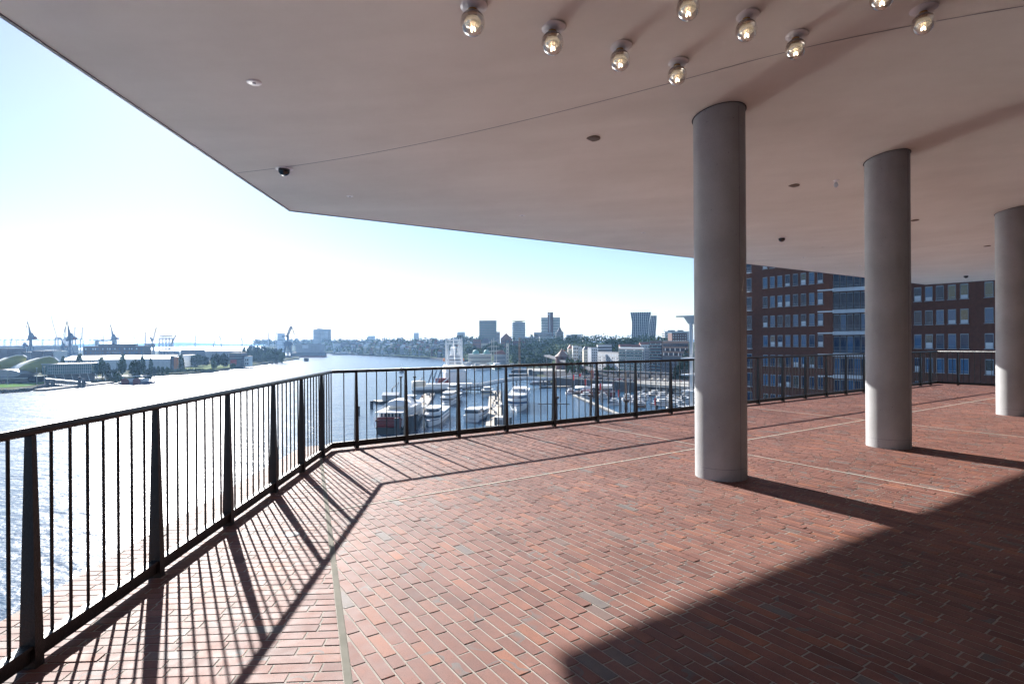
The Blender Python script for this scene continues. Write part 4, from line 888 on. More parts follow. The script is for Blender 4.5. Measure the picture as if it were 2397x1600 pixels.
# ---- generic boats
def hullpts(L, B, k, n=9, bow=.36, stern=.86):
    pts = []
    for i in range(n + 1):
        q = i / n; x = L * q; wdt = 1 if q < 1 - bow else max(0, 1 - ((q - (1 - bow)) / bow) ** 2.1)
        wdt *= stern + (1 - stern) * min(1, q / .12); pts.append((x, B / 2 * wdt * k))
    return pts
def hull(t, L, B, H, m, stripe=None, sheer=.25, bow=.36, stern=.86):
    m_ = MB(); rows = [(-.4, .8), (.25 * H, .92), (H, 1.0)]; P = [hullpts(L, B, k, bow=bow, stern=stern) for _, k in rows]; n = len(P[0]); vs = []
    for (z, k), pl in zip(rows, P):
        for i, (x, y) in enumerate(pl):
            q = i / (n - 1); zz = z + (sheer * H * q ** 3 if z > .1 else 0); xx = x - (1 - k) * L * .12 * q; vs += [(xx, y, zz), (xx, -y, zz)]
    fs = []
    for r_ in range(2):
        for i in range(n - 1):
            a = r_ * 2 * n + 2 * i; b = a + 2 * n; fs += [(a, b, b + 2, a + 2), (a + 1, a + 3, b + 3, b + 1)]
        a = r_ * 2 * n; fs.append((a, a + 1, a + 2 * n + 1, a + 2 * n))
    a = 4 * n; fs += [(a + 2 * i, a + 2 * i + 1, a + 2 * i + 3, a + 2 * i + 2) for i in range(n - 1)]; fs += [(2*i, 2*i+2, 2*i+3, 2*i+1) for i in range(n - 1)]
    m_.add(vs, fs); o = m_.build('hull', M[m], t)
    bm = bmesh.new(); bm.from_mesh(o.data); bmesh.ops.recalc_face_normals(bm, faces=bm.faces[:]); bm.to_mesh(o.data); bm.free()
    if stripe:
        m_ = MB()
        for (x, y), (x2, y2) in zip(P[2][:-1], P[2][1:]):
            q1, q2 = x / L, x2 / L
            for s in (1, -1): m_.bar((x, s * (y + .05), H * .93 + sheer * H * q1 ** 3), (x2, s * (y2 + .05), H * .93 + sheer * H * q2 ** 3), .12, .35)
        m_.build('rubbing_strake', M[stripe], t)
def tier(t, x0, x1, B, z0, z1, m='white', wb=(.35, .8), gm='glass', nose=2.0, over=.4, name='deck_house'):
    pts = [(x0, -B/2), (x1 - nose, -B/2), (x1, -B * .25), (x1, B * .25), (x1 - nose, B/2), (x0, B/2)]
    MB().prism(pts, z0, z1).build(name, M[m], t); cx, cy = (x0 + x1) / 2, 0
    g = [(cx + (x - cx) * 1.004 + (.05 if x > cx else -.05), y * 1.012) for x, y in pts]; h = z1 - z0
    MB().prism(g, z0 + wb[0] * h, z0 + wb[1] * h).build('window_band', M[gm], t)
    MB().prism([(cx + (x - cx) * 1.0 + (over if x > cx else -over), y + (over if y > 0 else -over)) for x, y in pts], z1, z1 + .18).build('roof', M['white'], t)
def rails(t, x0, x1, B, z, h=1.0):
    m_ = MB(); k = x0
    while k <= x1:
        for s in (1, -1): m_.tube((k, s * B/2, z), (k, s * B/2, z + h), .04, n=4)
        k += 2
    for s in (1, -1): m_.bar((x0, s * B/2, z + h), (x1, s * B/2, z + h), .06, .06); m_.bar((x0, s * B/2, z + h * .5), (x1, s * B/2, z + h * .5), .04, .04)
    m_.bar((x0, -B/2, z + h), (x0, B/2, z + h), .06, .06); m_.build('railing', M['white2'], t)
def boat(name, label, px, py, L, B, head, Hh=2.2, hm='white', tiers=(), mast=None, group=None, stripe='hullblue', sheer=.25, cat='boat', from_bow=True, rail=None, gm='glass', stern=.86):
    """px,py: waterline pixel of the end nearest the viewer; head: compass-free heading (deg, 0 = +x) of the bow"""
    p = gr(px, py, WZ); h = R(head); d = Vector((math.cos(h), math.sin(h), 0)); org = p - d * L if from_bow else p
    t = thing(name, label, cat, org, h, group); hull(t, L, B, Hh, hm, stripe, sheer, stern=stern)
    for tr in tiers: tier(t, tr[0] * L, tr[1] * L, tr[2] * B, Hh + tr[3], Hh + tr[4], tr[5] if len(tr) > 5 else 'white', gm=gm, nose=tr[6] if len(tr) > 6 else 1.5)
    if rail: rails(t, rail[0] * L, rail[1] * L, B * rail[2], Hh + rail[3])
    if mast: x, z0, z1 = mast; MB().tube((x * L, 0, Hh + z0), (x * L, 0, Hh + z1), .12, .05, n=6).build('mast', M['white2'], t); MB().bar((x * L, -B * .15, Hh + z1 * .8), (x * L, B * .15, Hh + z1 * .8), .08, .08).build('crosstree', M['white2'], t)
    return t
boat('tour_boat', 'white two deck tour boat nearest the paddle steamer, bow towards the terrace', 1003, 999, 43, 8.2, -92, 2.3, tiers=((.04, .86, .92, 0, 2.4, 'white', 3), (.5, .8, .7, 2.5, 5.0, 'white', 2.5)), rail=(.06, .5, .9, 2.5), mast=(.6, 5, 8), group='white tour boats along the inner pontoon')
boat('tour_boat', 'white tour boat moored behind the nearest tour boat', 1040, 951, 40, 8.2, -95, 2.3, tiers=((.04, .88, .92, 0, 2.4, 'white', 3), (.4, .8, .72, 2.5, 5.0, 'white', 2.5)), rail=(.06, .4, .9, 2.5), mast=(.55, 5, 8), group='white tour boats along the inner pontoon')
boat('tour_boat', 'farthest white tour boat, close under the footbridge', 1055, 926, 32, 8, -95, 2.3, tiers=((.04, .86, .92, 0, 2.4, 'white', 3), (.3, .8, .74, 2.5, 4.8, 'white', 2)), mast=(.6, 5, 7.5), group='white tour boats along the inner pontoon')
t = boat('harbour_ferry', 'white harbour ferry under way in the basin, stern with grey lettering', 1103, 987, 26, 8.2, 78, 3.0, tiers=((.03, .42, .8, 0, 2.8, 'white', .5), (.42, .9, .8, -.6, 1.6, 'white', 2)), mast=(.25, 2.8, 6.5), from_bow=False, rail=(.42, .95, .92, 0), stern=.97)
m_ = MB()
for k in range(8): m_.box(-.05, -.01, -2.2 + k * .42, -1.9 + k * .42, 1.5, 1.75)
for k in range(6): m_.box(-.05, -.01, -1.6 + k * .42, -1.3 + k * .42, 1.0, 1.2)
m_.build('lettering', M['dgrey'], t)
t = boat('excursion_ship', 'large white excursion ship with blue window bands, bow towards the terrace', 1209, 965, 58, 10.6, -94, 3.0, hm='white', tiers=((.03, .9, .96, 0, 2.7, 'white', 4), (.05, .88, .94, 2.9, 5.6, 'white', 4), (.3, .6, .7, 5.8, 7.8, 'white', 2)), rail=(.06, .86, .9, 5.8), mast=(.66, 5.6, 14), stripe='hullblue', gm='glass_blue')
m_ = MB()
for s in (1, -1): m_.tube((.7 * 58, s * 3.4, 8.6), (.66 * 58, 0, 15), .12, n=5)
for k in range(10):
    a0, a1 = math.pi * k / 10, math.pi * (k + 1) / 10; m_.tube((.78 * 58, 4.4 * math.cos(a0), 8.6 + 3.2 * math.sin(a0)), (.78 * 58, 4.4 * math.cos(a1), 8.6 + 3.2 * math.sin(a1)), .16, n=5)
m_.build('mast_arch', M['dgrey'], t)
boat('house_boat', 'small pink white house boat between the ferry and the grey pontoon', 1140, 929, 14, 7.4, 90, 1.6, tiers=((.02, .98, .96, 0, 3.0, 'cream', .4), (.2, .8, .6, 3.1, 4.8, 'white', .4)), from_bow=False, stern=1)
boat('work_barge', 'low dark barge passing under the footbridge', 1240, 899.5, 22, 4.6, -4, 1.3, hm='quay', tiers=((.1, .7, .8, 0, 1.3, 'dgrey', 1), (.72, .84, .7, 0, 2.2, 'grey', .4)), from_bow=False)
boat('tug_boat', 'small tug with a mast out on the river above the railing', 939, 872, 15, 5.6, 95, 2.0, hm='dgrey', tiers=((.3, .75, .7, 0, 2.6, 'grey', 1), (.4, .62, .5, 2.6, 4.6, 'white2', .6)), mast=(.5, 4.6, 9.5), from_bow=False)
# stern wheeler
p = gr(911, 1012, WZ); t = thing('paddle_steamer', 'white stern wheel steamer with a dark red paddle wheel and two black chimneys', 'paddle steamer', p + Vector((0, 1, 0)), R(88))
hull(t, 58, 12.2, 2.2, 'black', 'white', .15, stern=1)
for z0, z1, a, b, bb in ((2.2, 5.2, 1.5, 50, 12.4), (5.5, 8.3, 2, 48, 12.0)):
    tier(t, a, b, bb - 2.2, z0, z1, 'white', (.93, .97)); wn = MB().box(-.06, .06, -.42, .42, 0, 1.5).mesh('window', M['glass']); ws = MB().box(-.5, .5, -.06, .06, 0, 1.5).mesh('window', M['glass'])
    for k in range(6):
        o = bpy.data.objects.new('window', wn); COL.objects.link(o); o.parent = t; o.location = (a, -3.9 + k * 1.56, z0 + .8)
    for k in range(14):
        for s_ in (1, -1):
            o = bpy.data.objects.new('window', ws); COL.objects.link(o); o.parent = t; o.location = (a + 3 + k * 3.1, s_ * (bb - 2.2) / 2, z0 + .8)
    MB().box(a - 4 if z0 > 5 else a - .5, b + 3, -bb/2, bb/2, z1, z1 + .3).build('deck', M['white'], t); rails(t, a - 4, b + 3, bb, z1 + .3)
    m_ = MB(); k = a - 3.5
    while k < b + 3:
        for s in (1, -1): m_.tube((k, s * (bb/2 - .2), z0), (k, s * (bb/2 - .2), z1), .09, n=5)
        k += 3
    m_.build('gallery_posts', M['white'], t)
MB().gable(12, 40, -4, 4, 8.8, 11.6).build('hall', M['white'], t); m_ = MB(); vs = []
for r_ in (0, 1):
    for k in range(9): a = math.pi * k / 8; vs.append((8 + r_ * 14, 4.6 * math.cos(a), 10.2 + 2.2 * math.sin(a)))
m_.add(vs, [(k, k+1, 10+k, 9+k) for k in range(8)] + [tuple(range(8, -1, -1)), tuple(range(9, 18))]); m_.build('canopy', M['white'], t, True)
tier(t, 40, 46, 4.5, 8.7, 11.6, 'white', (.4, .85), name='wheelhouse')
for s in (3.4, -3.4):
    MB().tube((36, s, 8), (36, s, 21), .42, n=10).tube((36, s, 20.6), (36, s, 21.6), .5, .95, 10).build('chimney', M['black'], t)
MB().tube((-2.6, -5.2, 4.4), (-2.6, 4.4, 4.4), 2.2, n=20).build('paddle_wheel', M['dred'], t); MB().box(-5, .2, -5.0, 4.2, -.3, 2.6).build('wheel_well', M['black'], t); MB().box(-5.4, 0, -5.5, 4.7, 5.2, 5.9).build('paddle_cover', M['dred'], t)
m_ = MB()
for k in range(20):
    a = 2 * math.pi * k / 20; m_.bar((-2.6 + 2.3 * math.cos(a), -5.1, 4.4 + 2.3 * math.sin(a)), (-2.6 + 2.3 * math.cos(a), 4.3, 4.4 + 2.3 * math.sin(a)), .4, .1)
m_.build('paddle_blades', M['red'], t)
# white museum freighter
p = gr(1066, 907, WZ); L, B, Hh = 150, 21, 13
t = thing('museum_freighter', 'big white cargo ship with a forest of white masts behind the footbridge', 'cargo ship', (p.x, p.y, WZ), R(97)); hull(t, L, B, Hh, 'white', 'hullblue', .18, bow=.3, stern=.8)
MB().box(6, 26, -8, 8, Hh, Hh + 5).build('aft_house', M['white'], t)
for k, (a, b, w_) in enumerate(((62, 92, 18), (64, 90, 16), (66, 88, 14), (70, 84, 12))): tier(t, a, b, w_, Hh + 3.2 * k, Hh + 3.2 * k + 3, 'white', (.45, .75))
MB().tube((76, 0, Hh + 13), (74, 0, Hh + 20), 3, 2.8, 16).build('funnel', M['white'], t); MB().box(70, 82, -5, -3, Hh + 13, Hh + 14.5).build('ventilator', M['white'], t)
for s in (1, -1):
    for x in (70, 80):
        MB().hip(x - 4, x + 4, s * 9 - 1.2, s * 9 + 1.2, Hh + 7, Hh + 9.4, .15).build('lifeboat', M['orange'], t)
for x, s, h in ((14, 5.5, 24), (32, 7, 26), (32, -7, 26), (54, 7.5, 29), (54, -7.5, 29), (98, 7, 29), (98, -7, 29), (118, 6, 26), (118, -6, 26), (136, 0, 24)):
    MB().tube((x, s, Hh), (x, s, Hh + h), .75, .45, 8).build('king_post', M['white'], t); MB().tube((x, s, Hh + 3), (x - 12 if x > 40 else x + 10, s * .8, Hh + h * .75), .35, .2, 6).build('derrick', M['white'], t)
for x, h in ((32, 24), (54, 27), (98, 27), (118, 24)): MB().bar((x, -7.5, Hh + h), (x, 7.5, Hh + h), .8, 1.2).build('cross_beam', M['white'], t)
MB().tube((76, 0, Hh + 13), (78, 0, Hh + 33), .5, .2, 6).build('signal_mast', M['white'], t)
m_ = MB()
for a, b in (((78, 0, Hh + 32), (145, 0, Hh + 3)), ((78, 0, Hh + 32), (2, 0, Hh + 3)), ((54, 7, Hh + 28), (20, 5, Hh)), ((54, -7, Hh + 28), (20, -5, Hh)), ((98, 7, Hh + 28), (130, 4, Hh))): m_.tube(a, b, .08, n=4)
m_.build('rigging', M['steel'], t); rails(t, 4, 60, 17, Hh)
# landing stage beside the freighter: tan round house, gangways
t, L_ = pontoon('wide grey landing stage at the near end of the footbridge', 965, 918, 1075, 917, 22, 1.6)
p = gr(978, 917, WZ); t = thing('tan_pavilion', 'tan rounded pavilion on the landing stage', 'pavilion', p + Vector((0, 5, 1.9))); MB().lathe([(5.4, 0), (5.4, 6), (5, 6.2), (0, 6.6)], n=28).build('wall', M['cream'], t, True); MB().box(-1, 1, -5.6, -5.2, 0, 2.3).build('door', M['glass'], t)
a = gr(1008, 920, WZ); t = thing('stage_terminal', 'long white terminal shed with a blue line on the landing stage', 'terminal', a + Vector((-4, 6, 1.9)), R(2)); MB().box(0, 34, 0, 7, 0, 4.4).build('wall', M['white2'], t); MB().box(-.1, 34.1, -.1, 7.1, 1.6, 2.6).build('window_band', M['glass_blue'], t); MB().box(-.5, 34.5, -.6, 7.6, 4.4, 4.7).build('roof', M['white'], t)
a = at(997, 897, 436); b = at(1013, 867, 455)
for k in range(3): o = Vector((k * 3.2, 0, 0)); t = thing('gangplank', f'steep pale gangplank leaning up to the freighter, {["left","middle","right"][k]} of three', 'gangplank', Vector((a.x, a.y, -34.5)) + o); q = Vector((b.x, b.y, b.z)) - Vector((a.x, a.y, -34.5)); MB().bar((0, 0, .2), q, 1.1, .25).build('deck', M['steel'], t); MB().bar((-.5, 0, 1.2), q + Vector((-.5, 0, 1)), .08, .08).build('handrail', M['white2'], t)
a = at(1034, 880, 450); t = thing('gangway_tower', 'dark red stair tower between the gangplanks and the freighter', 'stair tower', (a.x, a.y, -34.5)); MB().box(-5, 5, 0, 5, 0, 8).build('tower', M['dred'], t); MB().bar((-5, -.3, 0), (5, -.3, 8), .3, 1).build('stair_flight', M['white2'], t)
# white footbridge over the basin
fb = [at(968, 908, 432), at(1080, 904, 436), at(1130, 898, 442), at(1170, 890, 456), at(1205, 884.5, 468), at(1236, 883, 480), at(1268, 884.5, 490), at(1305, 884, 500), at(1357, 879, 520)]; o_ = Vector((fb[0].x, fb[0].y, WZ))
t = thing('harbour_footbridge', 'long white footbridge curving over the basin to the round tower', 'footbridge', o_); m_ = MB(); m2 = MB(); m3 = MB()
for a, b in zip(fb[:-1], fb[1:]):
    A, B = a - o_, b - o_; m_.bar(A - Vector((0, 0, 1.2)), B - Vector((0, 0, 1.2)), 4.5, .9); m2.bar(A + Vector((0, -2.3, 0)), B + Vector((0, -2.3, 0)), .12, 1.8); m2.bar(A + Vector((0, 2.3, 0)), B + Vector((0, 2.3, 0)), .12, 1.8); m3.bar(A - Vector((0, 2.4, 1.8)), B - Vector((0, 2.4, 1.8)), .4, .4)
m_.build('deck', M['grey'], t); m2.build('parapet', M['white'], t); m3.build('service_pipe', M['dgrey'], t); m_ = MB(); pr = None
n = 14
for k in range(n):
    q0, q1 = k / n, (k + 1) / n; f = lambda q: fb[4].lerp(fb[6], q) - o_ + Vector((0, -2.4, -2.2 - 1.6 * math.sin(math.pi * q)))
    m_.tube(f(q0), f(q1), .25, n=5); m_.tube(f(q0), fb[4].lerp(fb[6], q0) - o_ + Vector((0, -2.4, -.9)), .14, n=4)
m_.build('arch_truss', M['white2'], t)
for i in (2, 3, 4, 6, 7):
    for s in (-1.4, 1.4): MB().tube((0, 0, -1), (0, 0, fb[i].z - WZ - 1.5), .55, n=8).build('pile', M['quay'], t, loc=fb[i] - o_ + Vector((s, 0, -(fb[i].z - WZ))))
# grey mooring beam with pile clusters
a, b = gr(1077, 918, WZ), gr(1131, 918, WZ); t = thing('mooring_beam', 'dark horizontal mooring beam on piles below the footbridge', 'mooring beam', (a.x, a.y, WZ)); MB().bar((0, 0, 2), (b.x - a.x, 0, 2), .8, .9).build('beam', M['quay'], t)
for x in (6, 8, 11, 13.5): MB().tube((x, .8, -1), (x, .8, 6), .3, n=7).build('pile', M['quay'], t)
# inner pontoons with piles
t, L_ = pontoon('cluttered grey working pontoon between the paddle steamer and the tour boats', 977, 998, 1018, 925, 8, 1.2)
for k in range(30):
    rr = random.Random(k); MB().box(-.5, .5, -.5, .5, 0, rr.uniform(.6, 2.0)).build('crate', M[rr.choice(['wood', 'dgrey', 'white2', 'roof_red', 'steel'])], t, loc=(4 + rr.random() * (L_ - 10), 1 + rr.random() * 6, 1.35)).scale = (rr.uniform(.6, 1.6), rr.uniform(.6, 1.4), 1)
t, L_ = pontoon('long grey pontoon with piles beside the excursion ship', 1181, 1003, 1172, 918, 8.4, 1.2)
for k in range(26):
    rr = random.Random(k + 90); MB().box(-.5, .5, -.5, .5, 0, rr.uniform(.4, 1.6)).build('deck_gear', M[rr.choice(['dgrey', 'white2', 'decking', 'steel'])], t, loc=(8 + rr.random() * (L_ - 14), 1 + rr.random() * 6.5, 1.35)).scale = (rr.uniform(.6, 1.8), rr.uniform(.6, 1.4), 1)
p = gr(1169, 1001, WZ); t = thing('pontoon_cabin', 'small white cabin with a grey front at the near end of the long pontoon', 'cabin', p + Vector((0, 2, 1.4))); MB().box(-1.6, 1.6, 0, 4.5, 0, 2.8).build('wall', M['white'], t); MB().box(-1.3, 1.3, -.06, 0, .2, 1.9).build('shutter', M['grey'], t); MB().box(-1.8, 1.8, -.3, 4.8, 2.8, 3).build('roof', M['white'], t)
def pile(px, py, h, r_, label, m='quay', cap='quay', group='dark mooring piles'):
    p = gr(px, py, WZ); t = thing('mooring_pile', label, 'mooring pile', p, 0, group); MB().tube((0, 0, -1.5), (0, 0, h), r_, n=12).build('shaft', M[m], t); MB().tube((0, 0, h), (0, 0, h + .3), r_ * 1.1, r_ * .9, 12).build('pile_cap', M[cap], t)
for x, y, h, r_, lab in ((870, 957, 4.4, .95, 'dark thick pile in open water left of the paddle steamer'), (840, 972, 4.6, .6, 'dark pile partly behind the second parapet post'), (903, 938, 5.5, .8, 'dark pile at the near corner of the white shed pontoon'), (929, 1016, 6.5, 1.0, 'bluish pile against the stern of the paddle steamer'), (963, 1012, 7, 1.3, 'thick pile at the steamer side by the third parapet post'), (974, 1004, 6.5, .9, 'thick pile between the steamer and the near tour boat'),
                         (1011, 936, 4.2, .5, 'thin pile on the working pontoon'), (1025, 912, 5, .5, 'thin pile near the terminal shed'), (1160, 940, 6, .5, 'left pile of the far pontoon cluster'), (1165, 932, 8, .6, 'tall pile of the far pontoon cluster'), (1174, 946, 7.5, .6, 'pile right of the far pontoon cluster'), (1176, 978, 6.5, .6, 'pile along the middle of the long grey pontoon'), (1160, 1002, 4.6, .6, 'pile left of the white pontoon cabin'), (1180, 1001, 5, .5, 'pile right of the white pontoon cabin'), (1195, 1000, 4.2, .6, 'lone pile right of the fourth parapet post'),
                         (1425, 947, 9, .7, 'tall dark pile behind the sail boat at the diagonal jetty'), (1453, 962, 7.5, .5, 'left of two close piles by the end of the diagonal jetty'), (1470, 905, 7, .4, 'slim pile in front of the quay wall'), (1475, 905, 7, .4, 'second slim pile in front of the quay wall'), (1562, 936, 8, .6, 'dark pile beside the marina boats'), (1598, 950, 6, .6, 'dark pile at the rightmost marina boat'), (1537, 960, 2.6, 1.0, 'short stubby pile under the last red flag'), (1390, 934, 7.5, .6, 'pile in front of the canopied restaurant boat'), (1408, 942, 8.5, .7, 'pile under the large red flag')):
    pile(x, y, h, r_, lab)
# white shed pontoon behind the steamer
t, L_ = pontoon('dark outer pontoon left of the paddle steamer', 886, 946, 930, 943, 10, 1.6)
a = gr(893, 945, WZ); t = thing('white_pontoon_shed', 'white roofed shed on the outer pontoon', 'shed', a + Vector((0, 2, 1.8)), R(0)); MB().box(0, 10, 0, 7, 0, 3.4).build('wall', M['grey'], t); MB().gable(-.3, 10.3, -.4, 7.4, 3.4, 5).build('roof', M['white'], t)
for x, y, lab in ((918, 925, 'left black dock crane behind the steamer'), (975, 910, 'right black dock crane by the tan pavilion')):
    p = gr(x, y, WZ); t = thing('dock_crane', lab, 'crane', p, 0, 'small black dock cranes'); MB().tube((0, 0, 0), (0, 0, 5), .5, .4).build('mast', M['black'], t); MB().tube((0, 0, 5), (5, 0, 9.5), .3, .2).build('jib', M['black'], t); MB().tube((5, 0, 9.5), (3, 0, 4), .12).build('hook_line', M['black'], t)
# diagonal jetty of the sport harbour
a, b = gr(1343, 926, WZ), gr(1462, 978, WZ); d = b - a; t = thing('diagonal_jetty', 'long narrow pale jetty running diagonally towards the terrace', 'jetty', a, math.atan2(d.y, d.x)); MB().box(0, d.length, -1.1, 1.1, .1, .75).build('float', M['quay'], t); MB().box(-.1, d.length, -1.2, 1.2, .75, .9).build('deck', M['concrete'], t)
t, L_ = pontoon('low pontoon in front of the quay wall by the round tower', 1265, 908, 1338, 907, 6, 1.0, m='quay')
t, L_ = pontoon('pale walkway pontoon along the quay wall', 1440, 914, 1500, 917, 4, 1.0)
t, L_ = pontoon('long pale walkway behind the marina boats', 1500, 925, 1612, 934, 3, .8)
# restaurant boats
t = boat('lightship_restaurant', 'dark red restaurant ship with a white awning behind the parapet', 1440, 926, 24, 7, 180 - 12, 3.4, hm='dred', tiers=((.1, .7, .7, 0, 2.2, 'dred', .5),), from_bow=False, stripe='white'); MB().gable(2, 17, -3.4, 3.4, 7, 8.2).build('awning', M['white'], t); m_ = MB()
for x in (3, 9, 16):
    for s in (-3, 3): m_.tube((x, s, 3.4), (x, s, 7), .1, n=4)
m_.build('awning_poles', M['steel'], t)
t = boat('canopied_launch', 'long launch with a pale curved canopy by the diagonal jetty head', 1346, 921, 17, 5, -25, 1.8, hm='wood', from_bow=False, stripe='white'); m_ = MB(); vs = []
for r_ in (0, 1):
    for k in range(9): a = math.pi * k / 8; vs.append((1 + r_ * 14, 2.9 * math.cos(a), 4.2 + 1.6 * math.sin(a)))
m_.add(vs, [(k, k+1, 10+k, 9+k) for k in range(8)] + [tuple(range(8, -1, -1)), tuple(range(9, 18))]); m_.build('canopy', M['white'], t, True)
p = gr(1386, 905, WZ); t = thing('lightship_tower', 'red lantern tower of the restaurant ship beside the fifth red flag', 'lantern tower', p); MB().box(-2.6, 2.6, -2.6, 2.6, 0, 6).build('base', M['grey'], t); MB().tube((0, 0, 6), (0, 0, 12), 1.5, 1.1, 10).build('tower', M['red'], t); MB().tube((0, 0, 12), (0, 0, 14), 1.6, 1.2, 10).build('lantern', M['red'], t)
# marina boats
mb_ = [(1324, 921, 8, 'white', 'small white motor boat at the jetty head'), (1352, 931, 11, 'white', 'white motor yacht in front of the canopied launch'), (1377, 925, 9, 'white', 'white cruiser behind the diagonal jetty'), (1422, 948, 9, 'white', 'white sail boat moored at the diagonal jetty'),
       (1478, 929, 12, 'white2', 'blue white cabin boat behind the sixth post'), (1473, 944, 10, 'white', 'white cruiser with blue trim near the brown mast'), (1512, 926, 14, 'white', 'wide white house yacht by the marina walkway'), (1518, 949, 15, 'white', 'long low white yacht with a dark hull line'), (1552, 948, 12, 'white', 'white cruiser right of the last red flag'),
       (1550, 938, 11, 'white', 'white cruiser behind the last red flag'), (1585, 942, 11, 'white', 'white yacht with a blue cabin cover'), (1604, 940, 10, 'white', 'white cruiser closest to the near column'), (1582, 966, 6, 'white', 'tiny white dinghy at the terrace edge'), (1570, 925, 10, 'white', 'white yacht moored under the ramp'), (1536, 930, 11, 'white', 'motor yacht between the walkway and the red flag'), (1394, 932, 9, 'white', 'white boat right of the jetty piles')]
mb_ += [(1490, 936, 8, 'white', 'small white sloop in the gap left of the house yacht'), (1497, 921, 9, 'white', 'white sloop against the walkway behind the house yacht'), (1530, 920, 10, 'white2', 'grey white yacht tied to the walkway under the parasols'), (1545, 926, 9, 'white', 'small white cruiser on the walkway right of the grey white yacht'), (1560, 957, 9, 'white', 'white sloop in open water right of the stubby pile'),
        (1592, 930, 9, 'white', 'white sloop near the ramp end'), (1575, 952, 9, 'white', 'small cruiser between the two right hand piles'), (1484, 953, 7, 'wood', 'small wooden launch near the brown mast foot'), (1456, 935, 8, 'white', 'white day boat behind the two close piles'), (1405, 925, 9, 'white', 'white cruiser alongside the red restaurant ship'), (1360, 915, 8, 'white', 'small white cruiser behind the long launch')]
for i, (x, y, L, hm, lab) in enumerate(mb_):
    hd = (10, -165, 20, -150, 0, -10, 5, -172)[i % 8]
    t = boat('motor_yacht', lab, x, y, L, L * .3, hd, 1.2, hm=hm, tiers=((.2, .75, .75, 0, 1.3, 'white', 1.2), (.3, .6, .6, 1.3, 2.4, 'white', .8)), from_bow=math.cos(R(hd)) < 0, group='small motor yachts in the marina', stripe='hullblue')
    if i in (3, 7, 11, 6, 13, 16, 17, 20, 21, 24): MB().tube((L * .55, 0, 1.2), (L * .55, 0, L * 1.15), .09, .05, 5).build('sail_mast', M['white'], t)
# brown masts of a museum ship lying hidden below the terrace
for i, (x0, y0, x1, y1, xt, yt, lab) in enumerate(((1303, 990, 1302, 930, 1301.5, 862, 'brown mast with a long thin yard behind the fifth parapet post'), (1380, 980, 1383, 926, 1387, 850, 'slightly leaning brown mast left of the jetty'), (1464, 972, 1466, 938, 1465, 868, 'brown mast with a pale upper part near the jetty end'))):
    D = 150; b0 = at(x0, y0, D); t = thing('ship_mast', lab, 'ship mast', (b0.x, b0.y, WZ + 1), 0, 'masts of the hidden museum ship'); o_ = Vector((b0.x, b0.y, WZ + 1)); m1 = at(x1, y1, D) - o_; m2_ = at(xt, yt, D) - o_
    MB().tube((0, 0, 0), m1, .42, .34, 10).build('lower_mast', M['dwood'], t); MB().tube(m1 + Vector((0, -.3, -1)), m2_, .2, .12, 8).build('top_mast', M['wood' if i else 'dwood'], t); MB().tube(m1 + Vector((0, 0, -.3)), m1 + Vector((0, 0, .3)), .75, .75, 10).build('mast_top', M['dwood'], t)
    if i == 0: c0, c1 = at(1260, 944.6, D) - o_, at(1333, 945.2, D) - o_; MB().tube(c0, c1, .11, n=6).build('yard', M['dwood'], t)
    m_ = MB()
    for s in (-5, 5): m_.tube(m1, (s, 2, 0), .035, n=4)
    m_.build('shrouds', M['dwood'], t)
    MB().prism([(-7, -3), (7, -3), (9, 0), (7, 3), (-7, 3), (-9, 0)], -1.2, 1.0).build('hull_deck', M['dwood'], t)
# red flags
for i, (x, y0, y1, yb, D, lab) in enumerate(((1342, 876, 889, 915, 430, 'leftmost tall red flag at the head of the diagonal jetty'), (1358, 874.5, 881.5, 905, 455, 'smallest red flag behind the canopied launch'), (1370, 886.5, 900, 925, 390, 'third red flag from the left above the canopied launch'), (1405.5, 896.5, 912, 943, 345, 'large red flag before the white awning'), (1448.5, 911, 928, 962, 300, 'red flag over the water near the two close piles'), (1533.5, 930, 948, 960, 270, 'rightmost and largest red flag above the stubby pile'))):
    p = at(x + 2.5, y0, D); t = thing('red_flag', lab, 'flag', (p.x, p.y, WZ + .5), 0, 'red flags on poles in the marina'); H = p.z - WZ - .5; MB().tube((0, 0, 0), (0, 0, H + .4), .12, .08, 6).build('pole', M['white2'], t)
    hh = (y1 - y0) / FPX * D; ww = 5.2 / FPX * D; m_ = MB(); vs = []
    for k in range(6):
        q = k / 5; vs += [(-ww * q, .25 * math.sin(q * 5), H - .1 * hh * q), (-ww * q * .9, .25 * math.sin(q * 5 + 1), H - hh)]
    m_.add(vs, [(2*k, 2*k+1, 2*k+3, 2*k+2) for k in range(5)]); m_.build('cloth', M['flag'], t)
# museum sailing ship with green hull and its three masts
p = gr(1166, 864.5, WZ); t = thing('green_sailing_ship', 'green hulled sailing ship with three pale masts by the pier hall', 'sailing ship', p + Vector((0, 0, 0)), R(100)); hull(t, 80, 12, 6, 'hullgreen', 'white', .3); m_ = None
for x, s, h in ((16, 0, 34), (40, 0, 44), (62, 0, 42)):
    MB().tube((x, s, 5), (x, s, h), .6, .3, 7).build('mast', M['cream'], t)
    for z in (.45, .62, .78): MB().tube((x, -9 * (1.3 - z), 5 + h * z), (x, 9 * (1.3 - z), 5 + h * z), .22, n=5).build('yard', M['cream'], t)
MB().box(4, 20, -4, 4, 6, 8.5).build('deck_house', M['white'], t)
